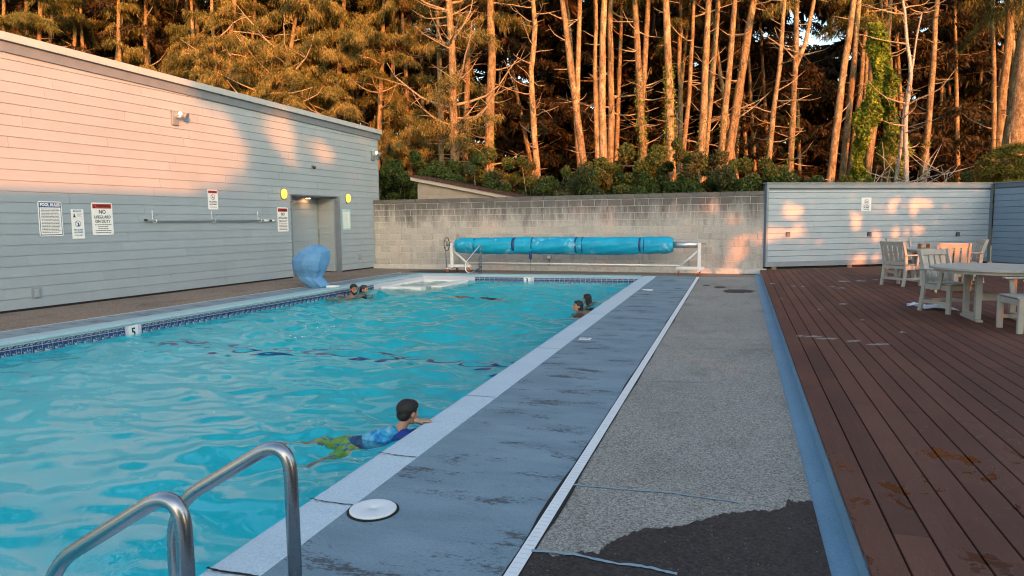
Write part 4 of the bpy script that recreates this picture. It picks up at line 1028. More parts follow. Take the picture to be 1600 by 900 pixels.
MB().tube([(xR-OX+.046, 0, rz_+.03), (xR-OX+.17, 0, rz_+.03)], .014, 8).obj('axle_pin', MTRD, rl)
MB().tube([(xc1-OX+.08, 0, rz_), (xc1-OX+.105, 0, rz_)], .094, 20).obj('drum_clamp', MTRD, rl)
MB().tube([(xL-OX+.5, 0, .30), (xR-OX-.45, 0, .265)], .022, 10).obj('tie_tube', MWPAINT, rl)
# hand wheel
hw = MB(); hx = at_y(698, 378, ry).x - OX
hw.tube([(hx, .205*math.cos(2*math.pi*k/28), rz_+.02+.205*math.sin(2*math.pi*k/28)) for k in range(29)], .012, 6, cap=False)
hwo = hw.obj('hand_wheel', MBLACK, rl)
for k in range(4):
    a = math.pi/4 + k*math.pi/2; MB().tube([(hx, 0, rz_+.02), (hx, .2*math.cos(a), rz_+.02+.2*math.sin(a))], .007, 5).obj('spoke', MBLACK, hwo)
MB().tube([(hx-.02, 0, rz_), (xL-OX, 0, rz_)], .02, 8).obj('wheel_axle', MALU, rl)
MB().tube([(hx+.0, -.1, .69), (hx+.03, -.12, .12)], .017, 6).obj('prop_rod', MTRD, rl)
# rolled cover
cv = empty('pool_cover', ((xc0+xc1)/2, ry, rz_), 0, 'rolled up bright cyan bubble pool cover wound round the reel', 'pool cover')
n1, n2 = 150, 36; vs = []; r_ = random.Random(4); CX_ = (xc0+xc1)/2
straps = [at_y(p_, 382, ry).x for p_ in (743, 804.5, 833, 902, 912, 1001, 1008)]
for i in range(n1+1):
    t = i/n1; x = xc0 + (xc1-xc0)*t
    R0 = .215 + .025*math.sin(math.pi*t)
    e_ = min(t, 1-t)*(xc1-xc0)
    if e_ < .16: R0 *= .80 + .20*math.sin(min(1, e_/.16)*math.pi/2)
    for sx_ in straps:
        d_ = abs(x-sx_)
        if d_ < .07: R0 -= .018*(1-d_/.07)
    for k in range(n2):
        a = 2*math.pi*k/n2; rr = R0 + .010*math.sin(3*a+x*1.7) + .006*math.sin(8*a + x*5) + .006*math.sin(x*14+2*a) + (.03*max(0, -math.sin(a))**3)
        vs.append((x-CX_, rr*math.cos(a), rr*math.sin(a)*1.02 - .012*math.sin(math.pi*t)))
mb = MB().add(vs, [(i*n2+k, i*n2+(k+1) % n2, (i+1)*n2+(k+1) % n2, (i+1)*n2+k) for i in range(n1) for k in range(n2)], True)
mb.add([vs[k] for k in range(n2)], [list(range(n2))[::-1]]); mb.add([vs[n1*n2+k] for k in range(n2)], [list(range(n2))])
mb.obj('cover_roll', MCOVER, cv)
for px_, w, m_, R0 in ((743, .02, MSTRAP, .222), (804.5, .085, MSTRAP, .241), (833, .022, MSTRAP, .240), (901, .05, MSTRAP, .240), (911, .022, MSTRAP, .241), (1000.5, .055, MSTRAP, .232), (1007, .02, MSTRAP, .229)):
    x = at_y(px_, 382, ry).x - CX_
    MB().tube([(x-w/2, 0, 0), (x+w/2, 0, -.0)], [R0, R0], 36, Matrix.Translation((0, 0, -.012))).obj('strap', m_, cv)
x = at_y(831, 400, ry).x - CX_
MB().tube([(x, -.14, -.17), (x+.01, -.16, -.28), (x, -.16, -.36), (x+.02, -.15, -.42)], [.03, .05, .055, .02], 8).obj('hanging_strap_bundle', MSTRAP, cv)
MB().tube([(x+.01, -.15, -.42), (x-.02, -.14, -.6), (x-.01, -.12, -.83)], .006, 5).obj('cord_end', MSTRAP, cv)

# ================================================================= STAINLESS RAILS
def smooth_path(pts, r=.12, n=7):
    out = [Vector(pts[0])]
    for i in range(1, len(pts)-1):
        p = Vector(pts[i]); a = (Vector(pts[i-1])-p); b = (Vector(pts[i+1])-p); d = min(r, a.length*.48, b.length*.48)
        a = p + a.normalized()*d; b = p + b.normalized()*d
        for k in range(n+1): t = k/n; out.append(a*(1-t)**2 + p*2*t*(1-t) + b*t*t)
    out.append(Vector(pts[-1])); return out
def grab(Yp, label, pp, pt, pb):
    base = at_y(*pp, Yp); top = at_y(*pt, Yp); bend = at_y(*pb, Yp)
    o = empty('ladder_handrail', (base.x, Yp, 0), 0, label, 'handrail', 'stainless pool ladder handrails in the foreground')
    def L(p): return (p[0]-base.x, 0, p[2])
    pts = [(0, 0, .0), (0, 0, top.z+.03), L((bend.x, 0, bend.z)), L((bend.x-.01, 0, -1.1))]
    path = smooth_path([Vector(pts[0]), Vector((top.x-base.x+.04*0, 0, top.z+.06)) if False else Vector(pts[1]), Vector(pts[2]), Vector(pts[3])], .17, 12)
    MB().tube(path, .0262, 24).obj('rail_tube', MSTEEL, o)
    MB().lathe([(.027, .003), (.05, .004), (.055, .012), (.04, .022), (.028, .03)], 28).obj('escutcheon', MSTEEL, o)
    return bend
b1 = grab(2.12, 'farther stainless ladder handrail reaching over the pool edge', (460, 870), (432, 690), (268, 790))
b2 = grab(1.66, 'nearer stainless ladder handrail cut by the bottom of the frame', (290, 870), (262, 768), (72, 888))
# ladder steps between the rails
ol = empty('ladder_steps', (b1.x-.01, 1.89, -.5), 0, 'submerged white ladder steps between the stainless rails', 'ladder')
for k in range(3): B('step', (-.05, .05, -.2, .2, .1-k*.27, .13-k*.27), MWHITE, ol, bev=.008)
# far entry rail
p0 = at_y(752, 428, 18.98); top = at_y(751, 382, 18.98)
o = empty('entry_handrail', (p0.x, 18.98, 0), 0, 'far stainless steps handrail at the pool corner in front of the reel', 'handrail')
PP = [p0, top, at_y(728, 409, 18.55), at_y(726, 421, 18.5), at_y(733, 428, 18.52), at_y(753, 416.5, 18.97)]
MB().tube([p - o.location for p in smooth_path(PP, .09, 6)], .0195, 12).obj('rail_tube', MSTEEL, o)
p1 = at_y(749, 428, 19.0); MB().tube([(p1.x-p0.x-.02, .06, -.01), (p1.x-p0.x-.02, .06, .50), (.0, .0, .62)], .017, 10).obj('second_post', MSTEEL, o)

# ================================================================= POOL LIFT UNDER ITS COVER
lf = at_z(496, 449, 0); lf.x = LO(14.35) - .05; YLf = 14.35
o = empty('pool_lift', (lf.x, YLf, 0), 0, 'pool access lift under a creased bright blue fabric cover at the pool edge', 'pool lift')
rows = [(382.8, 492, 500), (386, 483, 507), (389, 477, 511), (392.5, 472, 515), (400, 466, 514.5), (407.5, 460.5, 514), (416, 463, 512.5), (425, 464.7, 508), (432, 469, 505), (438.5, 473, 512), (444, 480, 516.5), (448.5, 484, 515), (452, 486, 508)]
n2 = 20; vs = []; rl_ = random.Random(12)
def cat(a, b, t): return a + (b-a)*t
NR = 15
for i in range(NR+1):
    t = i/NR*(len(rows)-1); j = min(int(t), len(rows)-2); f = t-j; f = f*f*(3-2*f)*.5 + f*.5
    y_ = cat(rows[j][0], rows[j+1][0], f); xa = cat(rows[j][1], rows[j+1][1], f); xb = cat(rows[j][2], rows[j+1][2], f)
    pa = at_y(xa, y_, YLf); pc = at_y(xb, y_, YLf); cx_ = (pa.x+pc.x)/2 - lf.x; rr = (pc.x-pa.x)/2; zz = pa.z
    for k in range(n2):
        a = 2*math.pi*k/n2
        u = i/NR
        ph = 1.3 + 2.2*u; sharp = lambda f_, p_: 1 - abs(math.sin(f_*a/2 + p_))**.8
        amp_ = .05 + .20*max(0, u-.30)
        fold = 1 + amp_*(sharp(7, ph) - .45) + .6*amp_*(sharp(11, 1-ph*1.7) - .45)
        ry_ = rr*(.74 if u < .6 else .64)
        ca, sa = math.cos(a), math.sin(a)
        sq = 1 / max(abs(ca), abs(sa))**.30
        wr = .03*math.sin(9*u + 2*a)*(1-abs(ca))
        vs.append((cx_ + rr*ca*min(1.03, .93+.10*sharp(7, ph) if abs(ca) > .8 else fold), ry_*sa*sq*(fold + wr) - .06*math.sin(u*math.pi*.9), zz + (.02*math.sin(5*a+u*4) + rl_.uniform(-.02, .02))*(0 if i in (0, NR) else 1)))
fs = [(i*n2+k, (i+1)*n2+k, (i+1)*n2+(k+1) % n2, i*n2+(k+1) % n2) for i in range(NR) for k in range(n2)] + [list(range(n2))]
fs2 = []
for f in fs[:-1]:
    fs2 += [(f[0], f[1], f[2]), (f[0], f[2], f[3])] if rl_.random() < .5 else [(f[1], f[2], f[3]), (f[1], f[3], f[0])]
fc = MB().add(vs, fs2 + [fs[-1]], False).obj('fabric_cover', MFAB, o)
B('base_foot', (.05, .30, -.12, .10, .005, .05), MWHITE, o, bev=.01)

# ================================================================= PEOPLE
def blend(prims, voxel, name, m, parent, smooth=6, f=.6):
    bm = bmesh.new()
    for p in prims:
        if p[0] == 'e':
            M_ = Matrix.Translation(p[1]) @ (p[3].to_4x4() if len(p) > 3 and p[3] else Matrix.Identity(4)) @ Matrix.Diagonal((*p[2], 1))
            bmesh.ops.create_icosphere(bm, subdivisions=3, radius=1, matrix=M_)
        else:
            a, ra, b, rb = Vector(p[1]), p[2], Vector(p[3]), p[4]; n = 5
            d = b - a; q = d.to_track_quat('Z', 'Y').to_matrix().to_4x4()
            for c, r in ((a, ra), (b, rb)): bmesh.ops.create_icosphere(bm, subdivisions=2, radius=r, matrix=Matrix.Translation(c))
            bmesh.ops.create_cone(bm, cap_ends=True, segments=20, radius1=ra, radius2=rb, depth=max(d.length, 1e-4), matrix=Matrix.Translation((a+b)/2) @ q)
    me = bpy.data.meshes.new(name); bm.to_mesh(me); bm.free()
    t = bpy.data.objects.new('tmp', me); COL.objects.link(t)
    r = t.modifiers.new('r', 'REMESH'); r.mode = 'VOXEL'; r.voxel_size = voxel; r.use_smooth_shade = True
    s = t.modifiers.new('s', 'SMOOTH'); s.iterations = smooth; s.factor = f
    dg = bpy.context.evaluated_depsgraph_get(); out = bpy.data.meshes.new_from_object(t.evaluated_get(dg)); bpy.data.objects.remove(t)
    out.materials.clear(); out.materials.append(m)
    for pl in out.polygons: pl.use_smooth = True
    return inst(name, out, parent)
def head_prims(c, face, scale=1, pitch=0, neck=None):
    rz = math.atan2(face[1], face[0]) - math.pi/2
    Rm = (Matrix.Rotation(rz, 3, 'Z') @ Matrix.Rotation(R_(pitch), 3, 'X')); c = Vector(c)
    T_ = lambda x, y, z: c + Rm @ (Vector((x, y, z)) * scale)
    s = scale
    P_ = [('e', T_(0, -.012, .022), (.074*s, .092*s, .084*s), Rm), ('e', T_(0, .028, -.042), (.054*s, .060*s, .062*s), Rm), ('e', T_(0, .062, -.088), (.024*s, .022*s, .019*s), Rm),
          ('c', T_(0, .084, .002), .008*s, T_(0, .096, -.028), .0115*s), ('e', T_(0, .076, .026), (.046*s, .015*s, .011*s), Rm),
          ('e', T_(.035, .062, -.022), (.022*s, .022*s, .022*s), Rm), ('e', T_(-.035, .062, -.022), (.022*s, .022*s, .022*s), Rm),
          ('e', T_(0, .087, -.060), (.021*s, .010*s, .0085*s), Rm), ('e', T_(.076, -.002, -.012), (.009*s, .019*s, .029*s), Rm), ('e', T_(-.076, -.002, -.012), (.009*s, .019*s, .029*s), Rm)]
    return P_, T_, Rm
def eyes(T_, Rm, s, parent, m):
    for x in (-.029, .029):
        mb = MB(); bm = bmesh.new(); bmesh.ops.create_icosphere(bm, subdivisions=2, radius=1, matrix=Matrix.Translation(T_(x, .083, .004)) @ Rm.to_4x4() @ Matrix.Diagonal((.012*s, .007*s, .006*s, 1)))
        me = bpy.data.meshes.new('eye'); bm.to_mesh(me); bm.free(); me.materials.append(m); inst('eye', me, parent)
        bm = bmesh.new(); bmesh.ops.create_icosphere(bm, subdivisions=2, radius=1, matrix=Matrix.Translation(T_(x, .088, .030)) @ Rm.to_4x4() @ Matrix.Diagonal((.018*s, .007*s, .0045*s, 1)))
        me = bpy.data.meshes.new('eyebrow'); bm.to_mesh(me); bm.free(); me.materials.append(m); inst('eyebrow', me, parent)
def hand_prims(wrist, fwd, up, s=1.0, curl=.5, side=1):
    """palm + four bent fingers + thumb; fwd = pointing direction, up = back of the hand"""
    w = Vector(wrist); f = Vector(fwd).normalized(); u_ = Vector(up).normalized(); l = u_.cross(f).normalized() * side
    u_ = f.cross(l).normalized() * side; P_ = []
    pc = w + f*.045*s
    for k, off in enumerate((-.027, -.009, .009, .027)):
        P_.append(('c', w + l*off*.7*s, .012*s, w + f*.078*s + l*off*s, .0105*s))
        Ln = (.060, .072, .068, .052)[k]*s; b0 = w + f*.082*s + l*off*s; d1 = (f - u_*curl*.35).normalized(); d2 = (f - u_*curl*1.1).normalized(); d3 = (f - u_*curl*1.9).normalized()
        b1_ = b0 + d1*Ln*.45; b2_ = b1_ + d2*Ln*.33; b3_ = b2_ + d3*Ln*.25
        P_ += [('c', b0, .0088*s, b1_, .0080*s), ('c', b1_, .0080*s, b2_, .0072*s), ('c', b2_, .0072*s, b3_, .0064*s)]
    t0 = w + f*.020*s - l*.024*s; t1 = t0 + (f*.6 - l*.8).normalized()*.034*s; t2 = t1 + (f*.9 - l*.35 - u_*.2).normalized()*.030*s
    P_ += [('c', t0, .012*s, t1, .0098*s), ('c', t1, .0098*s, t2, .0082*s)]
    return P_
# --- boy holding the pool edge
hc = at_y(637.5, 644, 5.02)
by = empty('person', (hc.x-.1, 4.7, WZ), 0, 'boy in a blue shirt and yellow shorts holding the pool edge', 'person')
OB = Vector(by.location)
def LB(p): return Vector(p) - OB
face = (.42, .91); sc = .98
HP, HT, HR = head_prims(LB(hc), face, sc, -10)
neckb = LB(hc) + Vector((-.045, -.055, -.145)); 
chest = LB(at_z(594, 692, -.25)); shR = neckb + Vector((.10, -.03, -.05)); shL = neckb + Vector((-.10, .06, -.055))
hip = LB(at_z(547, 709, -.33)); kneeL = LB(at_z(510, 718, -.44)); ankL = LB(at_z(462, 728, -.50)); kneeR = LB(at_z(522, 742, -.50)); ankR = LB(at_z(492, 770, -.56))
gp = at_z(652, 656, .006); gp.x = min(gp.x, CI(gp.y)-.012)
wristp = LB(at_z(650.5, 657.5, .012)); elb = LB(Vector((-2.44, 5.16, -.16)))
wristL = LB(Vector((CI(4.9)-.07, 4.93, -.05))); 
legs = [('c', hip + Vector((0, .05, 0)), .078, kneeL, .052), ('c', kneeL, .050, kneeL.lerp(ankL, .35), .046), ('c', kneeL.lerp(ankL, .35), .046, ankL, .028), ('c', ankL, .022, ankL + Vector((-.12, -.02, -.02)), .018),
        ('c', hip + Vector((.03, -.05, 0)), .078, kneeR, .052), ('c', kneeR, .050, kneeR.lerp(ankR, .35), .046), ('c', kneeR.lerp(ankR, .35), .046, ankR, .028), ('c', ankR, .022, ankR + Vector((-.10, -.06, -.02)), .018)]
body = HP + [('c', LB(hc) + HR @ Vector((0, -.025, -.06)), .042, neckb, .045), ('c', neckb, .05, chest, .085), ('c', shL, .05, shR, .05), ('c', chest, .10, hip, .095), ('c', chest + Vector((.05, -.03, 0)), .07, hip, .07)] + legs
body += [('c', shR, .042, elb, .033), ('c', elb, .031, wristp, .021)] + hand_prims(wristp, (.93, .30, .04), (0, 0, 1), .82, .30)
blend(body, .0055, 'body', MSKIN, by, 3, .5)
hair = [('e', HT(0, -.020, .030), (.082*sc, .094*sc, .086*sc), HR), ('e', HT(0, -.050, -.020), (.066*sc, .052*sc, .060*sc), HR), ('e', HT(0, .03, .062), (.066*sc, .055*sc, .048*sc), HR)]
blend(hair, .006, 'hair', MHAIR, by, 3, .5)
def tie_dye():
    m, nt, b, N, L = new_mat('tie_dye_shirt'); P = coords(nt, 'object')
    n = noise_node(nt, P, 9, 4, .6, (1, 1, 1), .8); 
    col = ramp(nt, n, [(.34, (.004, .04, .20)), (.46, (.01, .16, .42)), (.55, (.02, .34, .56)), (.64, (.16, .42, .56)), (.75, (.36, .52, .60))])
    L.new(col, b.inputs['Base Color']); b.inputs['Roughness'].default_value = .5; return m
mid = chest.lerp(neckb, .15)
blend([('c', chest.lerp(neckb, .55), .088, chest, .116), ('c', chest, .116, chest.lerp(hip, .45), .110), ('c', chest + Vector((.05, -.03, 0)), .09, chest.lerp(hip, .5), .095), ('c', shL*.8+chest*.2, .060, chest, .08)], .008, 'shirt', tie_dye(), by, 3)
MNAV = mat('royal_blue_cloth', (.006, .035, .24), (.012, .055, .32), 10, .55)
blend([('c', neckb + Vector((0, 0, -.03)), .064, shR, .060), ('c', shR, .060, shR.lerp(elb, .35), .050), ('c', neckb + Vector((-.02, .02, -.03)), .062, shL, .052), ('c', shR, .055, chest.lerp(shR, .5), .07)], .007, 'shirt_sleeve', MNAV, by, 3)
blend([('c', chest.lerp(hip, .5), .112, chest.lerp(hip, .78), .104)], .008, 'shirt_hem', mat('navy_pattern_cloth', (.006, .03, .12), (.04, .12, .28), 22, .6), by, 2)
MYEL = mat('yellow_patterned_shorts', (.46, .48, .04), (.02, .24, .40), 14, .6, lo=.54, hi=.58, co='object')
blend([('c', hip.lerp(chest, .06), .104, hip + Vector((0, .05, 0)), .098), ('c', hip + Vector((0, .05, 0)), .096, (hip+Vector((0, .05, 0))).lerp(kneeL, .85), .080), ('c', hip + Vector((.03, -.05, 0)), .096, (hip + Vector((.03, -.05, 0))).lerp(kneeR, .85), .080)], .008, 'shorts', MYEL, by, 3)
# --- four heads farther away
def swimmer(px, py, Y, face, label, skin, hairm, style, shoulders, sc=1.0, pitch=0, beard=False, top=None):
    c = at_y(px, py, Y); o = empty('person', (c.x, c.y, WZ), 0, label, 'person'); lc = c - Vector(o.location)
    HP, HT, Rm = head_prims(lc, face, sc, pitch)
    nb = lc + Vector((shoulders[0]*.25, shoulders[1]*.25, -.165*sc)); sh_ = Vector((shoulders[0], shoulders[1], 0))
    side = Vector((-face[1], face[0], 0)).normalized()
    sd_ = Vector((-sh_.y, sh_.x, 0)).normalized() if sh_.length > .01 else side
    tor = nb + sh_*.6 + Vector((0, 0, -.10))
    body = HP + [('c', lc + Rm @ Vector((0, -.022, -.05)), .050*sc, nb, .054*sc), ('c', nb + Vector((0, 0, -.03)), .06*sc, tor + side*.15*sc, .07*sc), ('c', nb + Vector((0, 0, -.03)), .06*sc, tor - side*.15*sc, .07*sc),
        ('c', tor + side*.17*sc, .065*sc, tor - side*.17*sc, .065*sc), ('c', tor, .12*sc, tor + Vector((0, 0, -.30)), .11*sc),
        ('c', tor + side*.17*sc, .052*sc, tor + side*.30*sc + Vector((0, 0, -.26)), .040*sc), ('c', tor - side*.17*sc, .052*sc, tor - side*.30*sc + Vector((0, 0, -.26)), .040*sc),
        ('c', tor + side*.30*sc + Vector((0, 0, -.26)), .038*sc, tor + side*.28*sc + Vector((face[0]*.2, face[1]*.2, -.38)), .026*sc), ('c', tor - side*.30*sc + Vector((0, 0, -.26)), .038*sc, tor - side*.28*sc + Vector((face[0]*.2, face[1]*.2, -.38)), .026*sc),
        ('c', tor + Vector((0, 0, -.30)), .11*sc, tor + Vector((side.x*.1, side.y*.1, -.65)), .07*sc), ('c', tor + Vector((0, 0, -.30)), .11*sc, tor + Vector((-side.x*.1, -side.y*.1, -.65)), .07*sc)]
    F = Vector((face[0], face[1], 0))
    body += hand_prims(tor + side*.28*sc + F*.2 + Vector((0, 0, -.38)), F, (0, 0, 1), .9*sc) + hand_prims(tor - side*.28*sc + F*.2 + Vector((0, 0, -.38)), F, (0, 0, 1), .9*sc, .5, -1)
    blend(body, .0075, 'body', skin, o, 3, .5)
    h = [('e', HT(0, -.022, .034), (.083*sc, .094*sc, .086*sc), Rm), ('e', HT(0, -.045, -.01), (.070*sc, .06*sc, .065*sc), Rm), ('e', HT(0, .028, .068), (.062*sc, .05*sc, .040*sc), Rm)]
    if style == 'long': h += [('c', HT(0, -.06, -.02), .062*sc, HT(0, -.075, -.15), .050*sc), ('c', HT(.045, -.03, .0), .045*sc, HT(.04, -.05, -.13), .032*sc), ('c', HT(-.045, -.03, .0), .045*sc, HT(-.04, -.05, -.13), .032*sc)]
    if style == 'tied': h += [('c', HT(0, -.07, -.03), .045*sc, HT(0, -.095, -.10), .032*sc)]
    blend(h, .0075, 'hair', hairm, o, 3, .5)
    if beard: blend([('e', HT(0, .045, -.075), (.052*sc, .050*sc, .042*sc), Rm), ('c', HT(.056, .015, -.03), .022*sc, HT(.035, .05, -.075), .026*sc), ('c', HT(-.056, .015, -.03), .022*sc, HT(-.035, .05, -.075), .026*sc)], .007, 'beard', hairm, o, 2)
    eyes(HT, Rm, sc, o, MHAIR)
    if top: blend([('c', tor + Vector((0, 0, -.05)), .125*sc, tor + Vector((0, 0, -.30)), .115*sc)], .01, 'swim_top', top, o, 3)
    return o
swimmer(553, 452, 14.25, (.70, -.71), 'bearded man with short dark hair in the water by the far left pool wall', MSKIND, MHAIR, 'short', (-.24, .05), 1.12, -4, True)
swimmer(569.5, 452.5, 14.85, (.93, -.05), 'woman with tied dark hair behind the bearded man, facing right', MSKIN, MHAIRB, 'tied', (-.08, .05), 1.04, 0, False, MBLACK)
swimmer(902.5, 478.5, 12.9, (-.80, -.55), 'girl with long wet dark hair facing left, nearer of the two by the right coping', MSKIN, MHAIR, 'long', (.12, .02), 1.0, 8, False, mat('coral_swimsuit', (.40, .06, .06), None, 9, .5))
swimmer(917, 467, 14.15, (-.85, .35), 'girl with dark bobbed hair behind the nearer girl, turned away', MSKIN, MHAIR, 'long', (.10, .04), .95, 0, False, MBLACK)
# --- swimmer under water
sp_ = at_z(745, 463, WZ); so = empty('person', (sp_.x, sp_.y, -.42), 0, 'swimmer gliding face down just under the surface in the middle of the far pool', 'person')
V = Vector
bd, T_u, R_u = head_prims(V((-.42, 0, .02)), (-1, 0), .95, 60)
bd += [('c', V((-.35, 0, .02)), .05, V((-.26, 0, .03)), .06), ('c', V((-.24, -.12, .03)), .06, V((-.24, .12, .03)), .06), ('c', V((-.22, 0, .03)), .11, V((.08, 0, .02)), .095), ('c', V((.08, 0, .02)), .095, V((.22, 0, .0)), .10),
       ('c', V((.22, .06, .0)), .072, V((.55, .12, -.05)), .050), ('c', V((.55, .12, -.05)), .046, V((.90, .10, .0)), .030), ('c', V((.9, .10, .0)), .026, V((1.05, .10, .01)), .02),
       ('c', V((.22, -.06, .0)), .072, V((.54, -.14, .0)), .050), ('c', V((.54, -.14, .0)), .046, V((.86, -.2, -.06)), .030), ('c', V((.86, -.2, -.06)), .026, V((1.0, -.22, -.04)), .02),
       ('c', V((-.25, .15, .03)), .048, V((-.48, .26, 0)), .038), ('c', V((-.48, .26, 0)), .036, V((-.72, .14, .0)), .025), ('c', V((-.25, -.15, .03)), .048, V((-.48, -.26, 0)), .038), ('c', V((-.48, -.26, 0)), .036, V((-.72, -.14, .0)), .025)]
bd += hand_prims(V((-.72, .14, 0)), (-1, 0, 0), (0, 0, 1), .9, .2) + hand_prims(V((-.72, -.14, 0)), (-1, 0, 0), (0, 0, 1), .9, .2, -1)
blend(bd, .008, 'body', MSKIN, so, 3)
blend([('e', T_u(0, -.02, .03), (.082, .092, .085), R_u)], .008, 'hair', MHAIR, so, 2)
blend([('c', V((.10, 0, .015)), .105, V((.22, 0, 0)), .112), ('c', V((.22, .06, 0)), .085, V((.40, .09, -.02)), .072), ('c', V((.22, -.06, 0)), .085, V((.40, -.10, 0)), .072)], .009, 'swim_shorts', mat('dark_teal_shorts', (.01, .05, .06), None, 9, .6), so, 3)

# ================================================================= TREES
rs = np.random.RandomState(11)
def at_depth(px, py, D): d = ray(px, py); f = ROT @ Vector((0, 0, -1)); return C0 + d * (D / d.dot(f))
def spikes(P, D, Ln, Wd, rs):
    """P (n,3) bases, D (n,3) unit directions, lengths, widths -> (n,3,3)"""
    n = len(P); r = rs.normal(size=(n, 3)); s = np.cross(D, r); s /= np.linalg.norm(s, axis=1, keepdims=True) + 1e-9
    return np.stack([P - s*Wd[:, None]/2, P + s*Wd[:, None]/2, P + D*Ln[:, None]], 1)
def bough(p0, dirv, L, n, rs, droop=.35, spread=.42, ln=.16, wd=.035, hang=.35, jit=.05):
    """one drooping conifer bough made of twigs covered in needle sprays"""
    d = np.array(dirv, float); d /= np.linalg.norm(d); side = np.cross(d, [0, 0, 1.]); side /= np.linalg.norm(side) + 1e-9
    droop = droop*rs.uniform(.2, 1.6); nt_ = max(4, int(L / .17)); tw = rs.randint(0, nt_, n); t = (tw + .5) / nt_; sg = np.where(rs.rand(n) < .5, -1., 1.)
    tl = (L * spread * (1.05 - t) + .10) * (.25 + .9*np.abs(np.sin(tw*12.9898 + L*77 + sg)))
    q = rs.rand(n) ** .7
    P = np.array(p0)[None] + d[None]*(L*t)[:, None] + np.array([0, 0, -1.])[None]*(L*droop*t**2)[:, None]
    td = d[None]*.55 + side[None]*sg[:, None] + np.array([0, 0, -1.])[None]*(hang*(.4+q))[:, None]; td /= np.linalg.norm(td, axis=1, keepdims=True)
    P = P + td*(tl*q)[:, None] + rs.normal(size=(n, 3))*jit
    D = td + rs.normal(size=(n, 3))*.6 + np.array([0, 0, -hang*1.3]); D /= np.linalg.norm(D, axis=1, keepdims=True)
    return spikes(P, D, ln*(.6+.8*rs.rand(n)), wd*(.6+.8*rs.rand(n)), rs)
def ground_z(x, y): return hz(x, y)
def trunk_path(p0, p1, top_z, rs, wob=.05):
    d = (p1 - p0) / (p1.z - p0.z); gz = 1.2; pts = []
    n = 16; a = rs.rand(4)*6.28
    for i in range(n+1):
        z = gz + (top_z-gz)*i/n; p = p0 + d*(z-p0.z); w = wob*(z-gz)/8
        p = p + Vector((math.sin(z*.9+a[0])*w+math.sin(z*2.3+a[1])*w*.4, math.sin(z*.8+a[2])*w, 0)); pts.append(p)
    return pts
def branch_tubes(mb, pts, r0, z0, z1, n, rs, Lmin, Lmax, up=.25, thick=.022, sub=True, az=None):
    for k in range(n):
        z = z0 + (z1-z0)*rs.rand(); 
        i = min(range(len(pts)), key=lambda i: abs(pts[i].z-z)); p = pts[i] + (pts[min(i+1, len(pts)-1)]-pts[i])*rs.rand()
        a = rs.rand()*6.28 if az is None else rs.normal(az, .7); L = Lmin + (Lmax-Lmin)*rs.rand()**1.7
        d = Vector((math.cos(a), math.sin(a), rs.uniform(-.35, .45))); nseg = 5 if L > .8 else 3; q = [p]; c = p.copy()
        dd = d.normalized()
        for j in range(nseg):
            dd = (dd + Vector((rs.normal()*.16, rs.normal()*.16, up*.35 + rs.normal()*.12))).normalized(); c = c + dd*(L/nseg); q.append(c)
        th = thick*(.5+L*.45)
        mb.tube(q, [th*(1-.8*j/nseg) for j in range(nseg+1)], 4 if L < 1.2 else 5, cap=False)
        if sub and L > .7:
            for _ in range(int(L*2.2)):
                j = rs.randint(1, nseg); s_ = q[j]; e = (Vector((rs.normal(), rs.normal(), rs.normal()*.5+.1))).normalized()*(L*.28*(.4+rs.rand()))
                mb.tube([s_, s_+e*.5+Vector((0, 0, .02)), s_+e], [th*.35, th*.25, th*.08], 3, cap=False)
def leaves(P, n_each_dir, size, rs):
    n = len(P); D = rs.normal(size=(n, 3)); D /= np.linalg.norm(D, axis=1, keepdims=True)
    a = spikes(P, D, size*(.7+.6*rs.rand(n)), size*(.7+.5*rs.rand(n)), rs); return a
